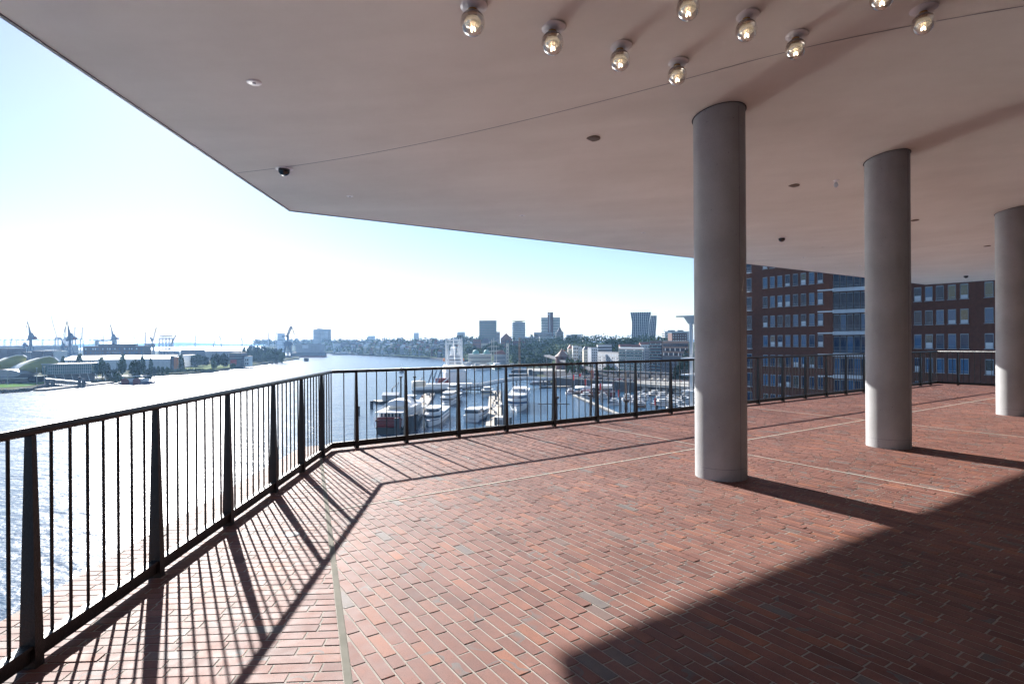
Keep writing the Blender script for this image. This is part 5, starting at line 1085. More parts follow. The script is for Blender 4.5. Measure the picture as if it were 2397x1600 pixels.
# orange tower crane mast
a = at(1216, 853, 640); b = at(1216, 790, 640); t = thing('orange_crane_mast', 'slim orange lattice mast standing on a dark barge', 'crane mast', (a.x, a.y, WZ)); MB().truss((0, 0, 2.5), (0, 0, b.z - WZ), 1.5, .16, 16).build('lattice', M['orange_dull'], t); MB().box(-12, 12, -5, 5, -.3, 2.5).build('barge', M['quay'], t)
boat('dark_barge', 'dark barge with pale deck arches in front of the orange mast', 1196, 871, 35, 8, 0, 2.2, hm='black', tiers=((.1, .9, .7, 0, 1.4, 'dgrey', 1),), from_bow=False)
# ships on the river and at the far landing stages
boat('river_ferry', 'long low river ferry left of the bend', 778, 830.5, 72, 12, -4, 4, hm='dgrey', tiers=((.15, .85, .85, 0, 3, 'white2', 3), (.4, .7, .6, 3, 6, 'white2', 2)), from_bow=False, mast=(.5, 6, 16))
boat('river_launch', 'small dark launch right of the river ferry', 850, 829, 22, 6, 0, 3, hm='dgrey', tiers=((.2, .7, .7, 0, 3, 'grey', 1),), from_bow=False)
for i, (x, y) in enumerate(((894, 833.5), (911, 834.5), (920, 834.5))): boat('white_passenger_boat', f'white passenger boat at the far landing stage, {["left","middle","right"][i]} of three', x, y, 24, 9, 6, 4, tiers=((.1, .85, .9, 0, 3, 'white', 2), (.2, .7, .7, 3, 6, 'white', 2)), from_bow=False, group='white passenger boats at the far landing stage')
boat('grey_passenger_boat', 'grey passenger boat right of the three white ones', 936, 834.5, 34, 9, 2, 4, hm='grey', tiers=((.1, .85, .9, 0, 3, 'white2', 2),), from_bow=False)
pontoon('long far landing pontoon curving towards the freighter', 955, 836, 1038, 842.5, 14, 3); pontoon('far landing pontoon beside the green sailing ship', 1085, 852, 1150, 858, 12, 3)
for i, (x, y, L, hd) in enumerate(((1100, 862, 26, 20), (1112, 866, 22, 10), (1128, 861, 26, 5), (1082, 858, 24, 10), (1182, 862, 26, 0), (1140, 855, 28, 4))): boat('harbour_launch', 'white harbour launch among the launches moored left of the green sailing ship' if i != 4 else 'white harbour launch moored right of the green sailing ship', x, y, L, 6.5, hd, 2.6, tiers=((.1, .8, .85, 0, 2.6, 'white', 1.5), (.3, .6, .6, 2.6, 4.6, 'white', 1)), from_bow=False, group='white harbour launches' if i != 4 else None)
# quay corner with stairs left of the round tower
a = gr(1238, 884, WZ); t = thing('stone_quay_corner', 'pale stone quay corner left of the round tower', 'quay', (a.x, a.y, WZ)); MB().box(0, 48, 0, 60, -1, 7.2).build('wall', M['concrete'], t); MB().box(-.3, 3.3, -.3, 12, 0, 8.6).build('bastion', M['quay'], t)
for k in range(6): MB().box(8 + k * 5, 12 + k * 5, -2.4 - k * .1, 0, 0, 6 - k).build('stair', M['concrete'], t)
# plaza parasols, people and cars on the promenade
for i, (x, y) in enumerate(((1528, 884), (1543, 884.5), (1559, 885))):
    p = at(x, y, 405); t = thing('parasol', f'cream parasol on the quay terrace, {["left","middle","right"][i]} of three', 'parasol', (p.x, p.y, ql), 0, 'cream parasols on the quay terrace'); H = p.z - ql; MB().tube((0, 0, 0), (0, 0, H), .06).build('pole', M['wood'], t); MB().tube((0, 0, H - .9), (0, 0, H), 2.3, .1, 8).build('canopy', M['cream'], t)
for i, (x, y) in enumerate(((1570, 844), (1578, 843.5), (1587, 843), (1596, 842.5))):
    p = at(x, y, 500); t = thing('parasol', 'white parasol on the curved roof terrace', 'parasol', (p.x, p.y, p.z - 2.6), 0, 'white parasols on the roof terrace'); MB().tube((0, 0, 0), (0, 0, 2.6), .06).build('pole', M['wood'], t); MB().tube((0, 0, 1.9), (0, 0, 2.6), 1.6, .1, 8).build('canopy', M['white'], t)
sheet('quay_ramp', [(p.x, p.y) for p in [gr(x, y, ql + .4) for x, y in ((1488, 897), (1622, 905), (1622, 893), (1488, 891))]], ql + .4, M['concrete'], ql - 1.5)
def person_mesh():
    bm = bmesh.new(); vs = {}
    J = dict(p=(0, 0, .92), ch=(0, 0, 1.35), nk=(0, 0, 1.5), hd=(0, .02, 1.68), ls=(-.18, 0, 1.42), le=(-.26, .02, 1.15), lh=(-.25, .1, .9), rs=(.18, 0, 1.42), re=(.26, .02, 1.15), rh=(.24, .12, .92), lk=(-.12, .06, .5), lf=(-.12, .1, .05), rk=(.1, -.04, .5), rf=(.1, -.12, .05))
    for k, c in J.items(): vs[k] = bm.verts.new(c)
    for a, b in (('p','ch'),('ch','nk'),('nk','hd'),('ch','ls'),('ls','le'),('le','lh'),('ch','rs'),('rs','re'),('re','rh'),('p','lk'),('lk','lf'),('p','rk'),('rk','rf')): bm.edges.new((vs[a], vs[b]))
    me = bpy.data.meshes.new('person'); bm.to_mesh(me); bm.free(); o = bpy.data.objects.new('person', me); COL.objects.link(o); md = o.modifiers.new('s', 'SKIN')
    rad = dict(p=.15, ch=.16, nk=.06, hd=.11, ls=.08, le=.05, lh=.035, rs=.08, re=.05, rh=.035, lk=.075, lf=.05, rk=.075, rf=.05)
    for i, k in enumerate(J): me.skin_vertices[0].data[i].radius = (rad[k], rad[k])
    me.skin_vertices[0].data[0].use_root = True; dg = bpy.context.evaluated_depsgraph_get(); m2 = bpy.data.meshes.new_from_object(o.evaluated_get(dg)); bpy.data.objects.remove(o); return m2
pm = person_mesh(); pmc = []
for k in ('cloth1', 'cloth2', 'cloth3'): q = pm.copy(); q.materials.clear(); q.materials.append(M[k]); pmc.append(q)
rp = random.Random(17)
def people(n, poly, z, label, group):
    for k in range(n):
        a, b = poly; q = rp.random(); o = bpy.data.objects.new('person', pmc[k % 3]); COL.objects.link(o); o.location = (a.x + (b.x - a.x) * q, a.y + (b.y - a.y) * q + rp.uniform(-3, 3), z); o.rotation_euler = (0, 0, rp.uniform(0, 6)); setp(o, label, 'person', group)
people(40, (at(1380, 890, 455), at(1600, 890, 425)), ql, 'tiny standing person among the strollers on the quay promenade', 'strollers on the quay promenade')
people(24, (gr(0, 897, LB), gr(230, 884, LB)), LB + .1, 'tiny standing person on the path in front of the theatres', 'people on the theatre path')
def car(px, D, z, m, label):
    p = at(px, 880, D); t = thing('parked_car', label, 'car', (p.x, p.y, z), R(-18), 'cars parked along the promenade'); m_ = MB(); m_.prism([(-2.2, -.85), (2.2, -.85), (2.2, .85), (-2.2, .85)], .3, .85); m_.hip(-1.4, 1.2, -.75, .75, .85, 1.45, .14); m_.build('body', M[m], t); MB().hip(-1.3, 1.1, -.77, .77, .92, 1.35, .1).build('window', M['glass'], t)
    for x in (-1.4, 1.4):
        for s in (-.88, .72): MB().tube((x, s, .33), (x, s + .16, .33), .33, n=12).build('wheel', M['black'], t)
for i, x in enumerate(range(1362, 1480, 9)): car(x, 490 - i * 3, ql, ('white', 'dgrey', 'steel', 'white2', 'red', 'black')[i % 6], f'{("white","dark grey","silver","pale grey","red","black")[i % 6]} car in the row parked behind the quay wall')

# ------------------------------------------------------------------ left bank trees, sheds
for x, y, w_, D, k, lab in ((239, 844, 30, 600, 'round', 'broad dark tree right of the glass theatre'), (285, 840, 20, 640, 'round', 'smaller round tree before the white shed'), (319, 837, 33, 570, 'round', 'largest dark tree on the left bank, near the shore'), (147, 832, 8, 700, 'poplar', 'slim pointed tree left of the roof sign'), (186, 826, 12, 720, 'poplar', 'pointed tree at the left end of the white shed roof'), (237, 833, 10, 760, 'poplar', 'pointed tree rising over the white shed behind the broad tree'), (287, 827.5, 11, 740, 'poplar', 'tall pointed tree over the white shed roof'), (334, 831, 10, 730, 'poplar', 'pointed tree behind the largest dark tree'), (353, 835, 8, 735, 'poplar', 'lone pointed tree before the shed end wall'),
                            (262, 862, 24, 590, 'bush', 'low pale bush between the broad and the largest tree'), (272, 872, 24, 560, 'bush', 'dark bush on the shore left of the red ferry'), (345, 861, 16, 560, 'round', 'pale shrub tree right of the largest dark tree'), (352, 856, 8, 620, 'round', 'first small round tree of the row by the shed'), (362, 855, 8, 625, 'round', 'second small round tree of the row by the shed'), (371, 855, 8, 630, 'round', 'third small round tree of the row by the shed'), (380, 855.5, 7, 635, 'round', 'fourth small round tree of the row by the shed'), (391, 856, 9, 640, 'round', 'fifth small round tree of the row by the shed'),
                            (212, 848, 10, 600, 'round', 'small tree touching the right end of the glass theatre'), (424, 829, 12, 780, 'poplar', 'pointed tree behind the orange tower'), (462, 827, 30, 900, 'round', 'wide dark tree left of the meadow'), (475, 830, 24, 920, 'round', 'dark tree beside the wide one left of the meadow'), (507, 825, 26, 850, 'round', 'left dark tree behind the meadow'), (524, 824, 26, 850, 'round', 'middle dark tree behind the meadow'), (500, 838, 14, 800, 'round', 'small shrub tree in front of the meadow trees'), (546, 848, 12, 780, 'round', 'lone shore shrub right of the meadow')):
    tree(x, D, y, w_, LB, lab, k)
for i, x in enumerate(range(568, 662, 5)): tree(x + rt.uniform(-1, 1), 1150 + rt.uniform(-40, 40), 808 + abs(x - 612) * .12 + rt.uniform(-2, 3), 8, LB, 'slim poplar in the dense grove by the shipyard', 'poplar', 'poplar grove by the shipyard')
for x in (576, 590, 604, 618, 632, 646, 658): tree(x, 1060, 822 + rt.uniform(-3, 3), 17, LB, 'round tree at the foot of the poplar grove', 'round', 'round trees at the foot of the poplar grove')
building('white_cargo_shed', 'very long white roofed shed behind the riverside trees', 143, 398, 842, 800, LB, 60, 'white2', D1=830, roofm='roof_white', grid=(5, 1, .1, .9, .0, .8, .04, .9), wmt='dgrey', roof='gable', rh=5)
building('orange_tower_block', 'narrow orange red stair block at the end of the long white shed', 407, 415, 836, 815, LB, 8, 'orange', roofm='grey'); building('shed_annex', 'dark blue grey block between the white shed and the orange block', 398.5, 406.5, 833, 820, LB, 20, 'dgrey')
building('white_box_building', 'plain pale box behind the orange block', 426, 446, 831, 900, LB, 18, 'white2', roofm='roof_white')
building('grey_shed', 'flat grey shed right of the lattice gantry', 423, 457, 819, 1250, LB, 40, 'dgrey'); building('long_dock_shed', 'long low white roofed dock shed at the far water', 459, 562, 822, 1300, LB, 60, 'grey', roofm='roof_white')
t, L, H = building('red_panel_building', 'grey building with a bright red panel near the meadow', 537, 565, 826, 900, LB, 20, 'dgrey', bands=(2, .5, .9, .4)); MB().box(.08 * L, .6 * L, -.3, -.05, .15 * H, .5 * H).build('red_panel', M['red'], t)
building('small_white_store', 'small white store right of the red panel building', 572, 583, 834, 905, LB, 12, 'white', grid=(2, 2, .1, .9, .1, .9, .6, .5))
lit = lambda i, j: (i * 5 + j * 3) % 7 not in (0, 4)
t, L, H = building('brick_storehouse', 'long dark brick storehouse with rows of pale see through windows', 195, 337, 810.5, 1120, LB, 22, 'dbrick', D1=1120, grid=(24, 4, .02, .98, .1, .97, .5, .45), wmt=['window_lit', 'window_lit', 'glass_blue'], gmask=lit, pent=[(.22, .8, 4, 'dbrick')], roofm='dgrey')
building('shipyard_hall', 'very long pale grey shipyard hall at the left photo edge', -60, 128, 810, 1450, LB, 80, 'grey', roofm='roof_white', bands=(1, .0, .5, .9), bm='dgrey')
building('brown_shed', 'brown red shed between the tents and the shipyard hall', 74, 103, 821, 1000, LB, 40, 'dbrick', roofm='grey'); building('grey_shed_row', 'grey shed left of the brown red shed', 51, 74, 824, 1010, LB, 40, 'dgrey'); building('brown_hall', 'brown hall at the left edge over the tent lobe', -20, 17, 816, 1050, LB, 40, 'dbrick'); building('low_white_shed', 'low white shed roof right of the brown red shed', 106, 127, 822, 1020, LB, 30, 'white2', roofm='roof_white')
for i, (x, y, b_) in enumerate(((86, 861, 893), (104, 858, 896), (18, 868, 897), (72, 822, 838), (101, 820, 834))):
    p = at(x, y, 520 if i < 3 else 900); t = thing('light_pole', ('tall pale pole before the rounded end of the glass theatre', 'second tall pole beside the gangway roof', 'tall pole before the oval foyer', 'curved lamp pole behind the tents', 'straight lamp pole beside the brown red shed')[i], 'light pole', (p.x, p.y, LB)); MB().tube((0, 0, 0), (0, 0, p.z - LB), .3, .22, 8).build('pole', M['steel'], t); MB().box(-.8, .8, -.3, .3, p.z - LB, p.z - LB + .35).build('lamp_head', M['white2'], t)

# ------------------------------------------------------------------ cranes
def slew(px, D, yb, yt, label, mir=1, m='crane_blue', jib=None, zb=LB, k=1.0, jibtip=None):
    a = at(px, yb, D); p = at(px, yt, D); H = p.z - zb; s = H / 93; t = thing('dock_crane_tower', label, 'crane', (a.x, a.y, zb), 0, 'blue slewing cranes of the shipyard'); t.scale = (s * mir, s, s); m_ = MB()
    for sx in (-8, 8):
        for sy in (-8, 8): m_.tube((sx, sy, 0), (sx * .35, sy * .35, 34), 1.1, .8, 6)
    for z in (9, 20): q = 8 - z * .155; m_.bar((-q, -q, z), (q, -q, z), .7, .7); m_.bar((-q, q, z), (q, q, z), .7, .7); m_.tube((-q, -q, z), (q * .7, -q * .7, z + 10), .4, n=5); m_.tube((q, -q, z), (-q * .7, -q * .7, z + 10), .4, n=5)
    m_.build('portal', M[m], t); MB().tube((0, 0, 34), (0, 0, 52), 3.4, 2.6, 10).build('column', M[m], t); MB().box(-3, 9, -4, 4, 50, 58).hip(-3, 6, -4, 4, 58, 66, .3).build('machine_house', M[m], t); MB().box(9, 13, -3, 3, 51, 56).build('counterweight', M['dred'], t); MB().box(-7.5, -3.5, -2, 2, 48, 52).build('cab', M[m], t)
    m_ = MB(); tip = Vector(jibtip or (-6, 0, 93)); m_.add([(-3, -2, 54), (4, -2, 54), (4, 2, 54), (-3, 2, 54), tuple(tip)], [(0, 1, 4), (1, 2, 4), (2, 3, 4), (3, 0, 4), (0, 3, 2, 1)]); m_.build('jib', M[m], t); e = tip + Vector((-7, 0, -27)); MB().tube(tip, e, 1.1, .5, 6).build('fly_jib', M[m], t); MB().tube(tip, (8, 0, 62), .25, n=4).build('stay', M[m], t)
slew(72, 1250, 838, 751, 'tall blue slewing crane above the tents, leftmost of its kind'); slew(164, 1150, 838, 750.5, 'tallest blue slewing crane left of the brick storehouse'); slew(265, 1500, 838, 758.5, 'blue slewing crane rising behind the brick storehouse')
slew(147, 1300, 838, 787, 'short blue slewing crane beside the tallest one'); slew(57, 1350, 838, 784, 'short crane with a low jib left of the leftmost tall crane', jibtip=(-45, 0, 82)) 
def sts(px, D, ybt, ytop, up, label, group, s=1, m='crane_grey'):
    a = at(px, ybt, D); z = at(px, ytop, D).z; zb = -33; H = a.z - zb; t = thing('container_crane', label, 'container crane', (a.x, a.y, zb), 0, group); m_ = MB(); g = H * .5
    for sx in (-g / 2, g / 2):
        for sy in (-6, 6): m_.bar((sx, sy, 0), (sx, sy, H), 2.2, 2.2)
        m_.bar((sx, -6, H * .5), (sx, 6, H * .5), 1.6, 1.6)
    m_.bar((-g / 2, -6, H * .45), (g / 2, -6, H * .45), 1.8, 1.8); m_.build('portal', M[m], t); m_ = MB()
    if up: m_.bar((-g * .9, 0, H), (g / 2, 0, H), 3, 3.4); m_.truss((g / 2, 0, H), (g * .5 + 4, 0, z - zb), 4.5, .55, 9)
    else: m_.bar((-g * .8, 0, H), (g * 1.6, 0, H), 2.6, 3)
    m_.build('boom', M[m], t); m_ = MB(); m_.tube((-g * .1, 0, H), (g * .3, 0, H + (z - zb - H) * (.5 if up else 1)), 1, .7, 5).tube((g / 2, 0, H), (g * .3, 0, H + (z - zb - H) * (.5 if up else 1)), .8, .6, 5)
    if not up: m_.tube((g * .3, 0, z - zb), (g * 1.4, 0, H), .4, n=4).tube((g * .3, 0, z - zb), (-g * .7, 0, H), .4, n=4)
    m_.build('pylon', M[m], t); MB().box(-g * .6, -g * .2, -4, 4, H + 1.5, H + 8).build('machine_house', M[m], t)
for x, y in ((148, 765), (170, 765.5), (188, 764.5)): sts(x - 6, 1900, 794, y, True, 'pale container crane with its boom raised, one of three left of the brick storehouse', 'container cranes with raised booms')
for i, (x, y) in enumerate(((4, 786), (17, 790), (31, 785), (47, 785), (58, 789), (82, 786), (93, 786), (106, 790), (120, 792), (216, 793), (226, 794), (244, 796))): sts(x, 4300, 795.5, y, False, 'faint far container crane in the line along the left horizon', 'faint far container cranes')
def lattice(pts, D, label, wd=3, r_=.35, name='lattice_crane', m='crane_grey', base=None, zb=LB):
    P = [at(x, y, D) for x, y in pts]; o_ = Vector((P[0].x, P[0].y, zb)); t = thing(name, label, 'crane', o_)
    for a, b in zip(P[:-1], P[1:]): MB().truss(a - o_, b - o_, wd, r_, 14).build('boom_section', M[m], t)
    MB().box(-5, 5, -4, 4, 0, 5).build('carrier', M['dgrey'], t); MB().truss((0, 0, 5), P[0] - o_, wd, r_, 8).build('mast', M[m], t); return t, o_
lattice([(134, 792), (129, 775), (124, 758), (120, 738.5)], 1500, 'very tall thin white mobile crane leaning left of the raised booms', 2.2, .3, m='white2')
t, o_ = lattice([(340, 800), (340, 776)], 1300, 'thin lattice mast left of the portal crane', 2.2, .3)
t, o_ = lattice([(357, 800), (352, 789), (358, 797), (366, 765)], 1300, 'portal crane with a raised thin jib right of the brick storehouse', 2.4, .35); MB().bar((-16, 0, 33), (4, 0, 33), 5, 8).build('portal_beam', M['dgrey'], t); m_ = MB()
for x in (-16, 3): m_.bar((x, 0, 0), (x, 0, 30), 3, 2)
m_.build('portal_leg', M['crane_grey'], t)
lattice([(400, 806), (412, 783)], 1300, 'slanting lattice jib right of the lattice gantry', 2.4, .35)
lattice([(242, 803), (243, 782)], 2400, 'faint crane jib over the brick storehouse', 2.4, .35); lattice([(278, 803), (279, 787)], 2400, 'faint crane mast right of the blue crane behind the storehouse', 2.4, .35); lattice([(322, 803), (311, 785)], 2400, 'faint leaning jib over the right end of the storehouse', 2.4, .35)
a, b = at(226, 797, 1500), at(272, 796, 1500); t = thing('gantry_bridge_crane', 'long horizontal gantry beam crane above the brick storehouse', 'crane', (a.x, a.y, LB)); MB().bar((0, 0, a.z - LB), (b.x - a.x, 0, b.z - LB), 5, 3.5).build('beam', M['crane_grey'], t); MB().box(-2, 4, -3, 3, 0, a.z - LB).build('leg', M['crane_grey'], t); MB().box(b.x - a.x - 4, b.x - a.x, -3, 3, 0, a.z - LB).build('leg', M['crane_grey'], t)
a, b = at(373, 787, 1300), at(404, 788, 1300); t = thing('lattice_gantry', 'wide lattice gantry structure over a blue dock right of the portal crane', 'gantry', (a.x, a.y, LB)); w_ = b.x - a.x; H = a.z - LB; m_ = MB()
for k in range(5): m_.truss((w_ * k / 4, 0, 4), (w_ * k / 4, 0, H - 4), 2.5, .35, 7)
m_.build('legs_frame', M['crane_grey'], t); MB().truss((0, 0, H - 2), (w_, 0, H - 2), 6, .7, 9).build('top_truss', M['crane_grey'], t); MB().box(-4, w_ + 6, 4, 16, 0, 20).build('dock_wall', M['crane_blue'], t); MB().box(w_ * .1, w_ * .8, -1, 2, H * .45, H * .5).build('platform', M['crane_grey'], t)
# floating dock with the big grey crane
t, o_ = lattice([(674, 792), (673, 785), (682, 763)], 1430, 'big grey shipyard crane with a folded jib beside the floating dock', 4, .6, m='crane_blue', zb=WZ + 3); tp = at(682, 763, 1430) - o_; hk = at(689.5, 784, 1430) - o_; bk = at(661, 787, 1430) - o_
MB().truss(tp, hk, 2.5, .4, 7).build('fly_jib', M['crane_blue'], t); MB().truss(at(673, 785, 1430) - o_, bk, 2.5, .4, 5).build('counter_jib', M['crane_blue'], t); MB().tube(bk, tp, .3, n=4).build('stay', M['crane_blue'], t); MB().box(-9, 8, -6, 6, 28, 38).build('machine_house', M['crane_blue'], t); m_ = MB()
for x in (-11, 9): m_.bar((x, 0, 0), (x * .5, 0, 30), 3, 3)
m_.build('portal_leg', M['crane_blue'], t)
a, b = gr(680, 836, WZ), gr(735, 837, WZ); L_ = b.x - a.x; t = thing('floating_dock', 'blue grey floating dock with a red waterline and tall side towers', 'floating dock', (a.x, a.y, WZ), 0); MB().box(0, L_, 0, 40, -1, 13).build('lower_wall', M['dgrey'], t); MB().box(-.3, L_ + .3, -.3, 40.3, -1, 4).build('waterline', M['dred'], t); MB().box(2, L_ - 3, 30, 36, 13, 36).build('side_wall', M['grey'], t); MB().box(.25 * L_, .45 * L_, 29.5, 30, 24, 33).build('white_panel', M['white2'], t)
for x in (1, L_ - 4): MB().truss((x, 2, 13), (x, 2, 40), 3, .4, 6).build('light_tower', M['crane_grey'], t)
pile(717, 845, 7, 5, 'thick dark dolphin in the river before the floating dock', group=None)
sh = boat('moored_navy_ship', 'grey ship with a round dome left of the poplar grove', 560, 818, 110, 16, 4, 9, hm='grey', tiers=((.3, .8, .8, 0, 8, 'grey', 4), (.4, .6, .6, 8, 16, 'grey', 3)), from_bow=False, stripe=None); MB().lathe([(9, 22), (8.6, 26), (6.4, 31), (3, 34), (0, 35)], (38, 0, 0), n=20).build('radar_dome', M['grey'], sh, True); sh.location = (at(560, 812, 1900).x, 1900, WZ)
for i, (x, y) in enumerate(((457, 783), (500, 798), (518, 785), (566, 790), (595, 795), (628, 775), (646, 775))): lattice([(x, 812), (x + (0, -1, -1, 1, 2, 1, 0)[i], y + 8), (x + (0, 3, -6, -1, 14, 2, 1)[i], y)], 2200, ('faint white crane on the far water left', 'squat faint crane on the far water', 'faint crane with a left leaning jib on the far water', 'faint crane left of the navy ship dome', 'faint crane with a long right leaning jib over the poplars', 'thin upright crane over the poplar grove', 'thin upright mast beside the plain white tower')[i], 2.6, .4)

# ================================================================== brick office tower on the right with the white balcony corner
def facade(label, x0, D0, x1, D1, zrow0, sp, rows, cols, ww, wh, zb, zt, depth, name='brick_office_building', colmask=None):
    """front wall from (x0,D0) to (x1,D1); cols: list of distances along the wall; rows: list of sill heights"""
    a, b = Vector((dxy(x0, D0), D0, 0)), Vector((dxy(x1, D1), D1, 0)); d = b - a; rz = math.atan2(d.y, d.x); t = thing(name, label, 'office building', (a.x, a.y, zb), rz); L = d.length
    MB().box(0, L, 0, depth, 0, zt - zb).build('wall', M['fbrick2'], t); me = {}
    for j, z in enumerate(rows):
        for i, x in enumerate(cols):
            key = 'pane'; fr = bpy.data.objects.new('window', WIN['frame'](ww, wh)); COL.objects.link(fr); fr.parent = t; fr.location = (x, 0, z - zb)
            r_ = rw.random(); pm_ = 'glass_win2' if r_ < .45 else 'glass_win' if r_ < .85 else 'dome'
            o = bpy.data.objects.new('pane', WIN['pane'](ww, wh, pm_)); COL.objects.link(o); o.parent = fr; o.rotation_euler = (rw.uniform(-.004, .004), 0, rw.uniform(-.008, .008))
            o = bpy.data.objects.new('sill', WIN['sill'](ww, wh)); COL.objects.link(o); o.parent = fr
            if rw.random() < .4:
                o = bpy.data.objects.new('blind', WIN['blind'](ww, wh, rw.choice((.25, .4)))); COL.objects.link(o); o.parent = fr
    return t, L
rw = random.Random(31); WIN = {}; _wc = {}
mat('fbrick2', (.13, .048, .03), .85, var=.2, vscale=2); mat('glass_win', (.006, .025, .07), .03, spec=.45); mat('glass_win2', (.025, .1, .21), .04, spec=.55); mat('winframe', (.3, .33, .36), .5)
def cache(f):
    def g(*a):
        if (f.__name__, a) not in _wc: _wc[(f.__name__, a)] = f(*a)
        return _wc[(f.__name__, a)]
    return g
@cache
def wframe(w_, h):
    m_ = MB(); t_ = .04
    for b_ in ((0, t_, 0, h), (w_ - t_, w_, 0, h), (t_, w_ - t_, 0, t_), (t_, w_ - t_, h - .13, h), (t_, w_ - t_, .28, .33)): m_.box(b_[0] - w_/2, b_[1] - w_/2, -.055, .06, b_[2], b_[3])
    return m_.mesh('window', M['winframe'])
@cache
def wpane(w_, h, k): return MB().box(-w_/2 + .05, w_/2 - .05, -.025, -.015, .05, h - .1).mesh('pane', M[k])
@cache
def wsill(w_, h): return MB().box(-w_/2 - .1, w_/2 + .1, -.12, -.003, -.1, -.02).mesh('sill', M['steel'])
@cache
def wblind(w_, h, q): return MB().box(-w_/2 + .08, w_/2 - .08, -.036, -.03, .06, h * q).mesh('blind', M['white2'])
WIN.update(frame=wframe, pane=wpane, sill=wsill, blind=wblind)
zr = lambda D, y: EYE - (y - 797) / FPX * D
D0, D1 = 112, 96.5; rows = [zr(107, 720) + 3.62 * k for k in range(-6, 4)]
a, b = Vector((dxy(1700, D0 + 3), D0 + 3, 0)), Vector((dxy(1950, D1), D1, 0)); Lf = (b - a).length
def along(px, a, b):                              # distance along wall a->b where image column px crosses
    u = (px - 1198.5) / FPX; d = b - a; tt = (u * a.y - a.x) / (d.x - u * d.y); return tt * d.length
cols = [along(x, a, b) for x in (1792, 1809, 1826.5, 1844.5, 1863, 1881.5, 1901, 1921)]
t, L = facade('dark brick office tower with eight columns of white framed windows, right of the near column', 1700, D0 + 3, 1950, D1, 0, 0, rows, cols, .95, 2.05, WZ + 4, 24, 26)
zb_ = WZ + 4
for j, z in enumerate(rows):                      # french windows at the left edge of the same wall
    fr = bpy.data.objects.new('window', wframe(1.5, 2.5)); COL.objects.link(fr); fr.parent = t; fr.location = (along(1752, a, b), 0, z - zb_ - .3); o = bpy.data.objects.new('pane', wpane(1.5, 2.5, 'glass_win')); COL.objects.link(o); o.parent = fr
    MB().box(-.9, .9, -.6, 0, -.2, -.08).build('balcony', M['white'], fr); m_ = MB(); m_.bar((-.9, -.58, .85), (.9, -.58, .85), .05, .05)
    for k in range(7): m_.bar((-.9 + .3 * k, -.58, -.1), (-.9 + .3 * k, -.58, .85), .03, .03)
    m_.build('balustrade', M['steel'], fr)
# glazed bay between the two brick walls
a2, b2 = Vector((dxy(1950, 96.5), 96.5, 0)), Vector((dxy(2100, 90.5), 90.5, 0)); d = b2 - a2; t = thing('glazed_office_bay', 'glazed bay with white floor bands left of the middle column', 'office building', (a2.x, a2.y, zb_), math.atan2(d.y, d.x)); Lb = d.length
MB().box(0, Lb, .4, 20, 0, 24 - zb_).build('wall', M['fbrick2'], t); nb = 9
for j, z in enumerate(rows):
    zz = z - zb_ - 1.05; MB().box(0, Lb, -.25, .38, zz - .62, zz - .02).build('floor_band', M['white2'], t); MB().bar((-2.2, -.5, zz - .3), (.3, -.5, zz - .3), .25, .22).build('beam_stub', M['white'], t)
    for k in range(nb):
        x = (k + .5) * Lb / nb; w_ = Lb / nb * .86; fr = bpy.data.objects.new('window', wframe(round(w_, 3), 2.75)); COL.objects.link(fr); fr.parent = t; fr.location = (x, .2, zz + .05)
        o = bpy.data.objects.new('pane', wpane(round(w_, 3), 2.75, rw.choice(('glass_win', 'glass_win2', 'glass_win')))); COL.objects.link(o); o.parent = fr; o.rotation_euler = (rw.uniform(-.004, .004), 0, rw.uniform(-.006, .006))
    m_ = MB()
    for q in (.25, .5, .75, 1.0): m_.bar((0, -.12, zz + q), (Lb, -.12, zz + q), .03, .03)
    m_.build('bar_railing', M['steel'], t)
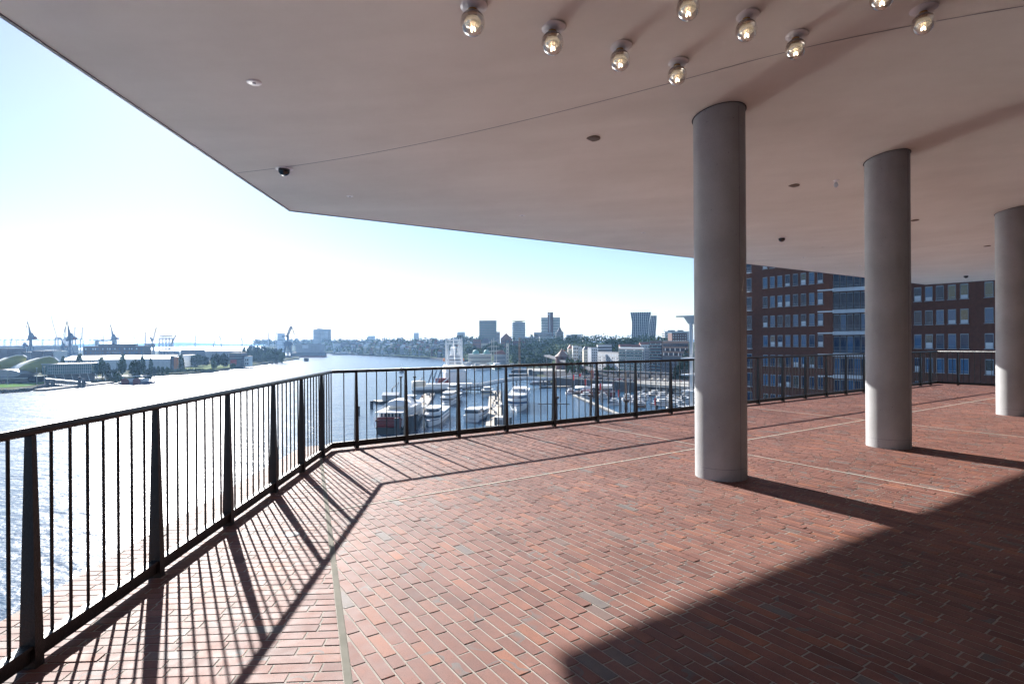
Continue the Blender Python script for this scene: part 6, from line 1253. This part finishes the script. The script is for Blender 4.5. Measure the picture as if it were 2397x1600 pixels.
# second brick wall
a3, b3 = Vector((dxy(2098, 92), 92, 0)), Vector((dxy(2430, 75.5), 75.5, 0)); rows2 = [zr(86, 705) + 3.62 * k for k in range(-5, 4)]
cols2 = [along(x, a3, b3) for x in (2124, 2149, 2175, 2201, 2229, 2258, 2316, 2375)]
facade('second dark brick office wall behind the far corner of the terrace', 2098, 92, 2430, 75.5, 0, 0, rows2, cols2, 1.05, 2.15, zb_, 24, 26)
# white balcony corner with a flat wing roof
p = at(1618, 757, 118); t = thing('balcony_corner_tower', 'white corner tower with projecting balconies and a flat wing roof left of the near column', 'building', (p.x, p.y, zb_), R(-46)); H = p.z - zb_
MB().box(1.2, 9, 1.2, 12, 0, H + 1).build('core', M['glass'], t); MB().box(-2.4, 9, -1.9, 12, H + 1.35, H + 1.6).hip(-1.2, 9, -.9, 12, H + 1.35, H - .1, .06).build('wing_roof', M['white2'], t)
for x, y in ((0, 0), (3.2, 0)): MB().bar((x, y, 0), (x, y, H + 1), .55, .55).build('column', M['white2'], t)
for j in range(7):
    z = H - 7.5 - 3.35 * j + .2
    if z < 0: break
    MB().box(-1.7, 5, -1.3, 4, z, z + .28).build('balcony', M['white'], t); m_ = MB()
    for q in (.4, .75, 1.1): m_.bar((-1.6, -1.2, z + q), (5, -1.2, z + q), .05, .05)
    for k in range(6): m_.bar((-1.6 + 1.3 * k, -1.2, z + .2), (-1.6 + 1.3 * k, -1.2, z + 1.1), .05, .05)
    m_.build('balustrade', M['steel'], t)

# ------------------------------------------------------------------ air
m = bpy.data.materials.new('air'); m.use_nodes = True; n = m.node_tree
for q in list(n.nodes):
    if q.type != 'OUTPUT_MATERIAL': n.nodes.remove(q)
v = n.nodes.new('ShaderNodeVolumePrincipled'); v.inputs['Color'].default_value = (.34, .6, 1, 1); v.inputs['Density'].default_value = HAZE; v.inputs['Anisotropy'].default_value = .35
n.links.new(v.outputs[0], n.nodes['Material Output'].inputs['Volume'])
if HAZE > 0:
    mb = MB().box(-10900, 10900, -3900, 10900, WZ - 1, 95); o = mb.build('haze', m); setp(o, kind='stuff')
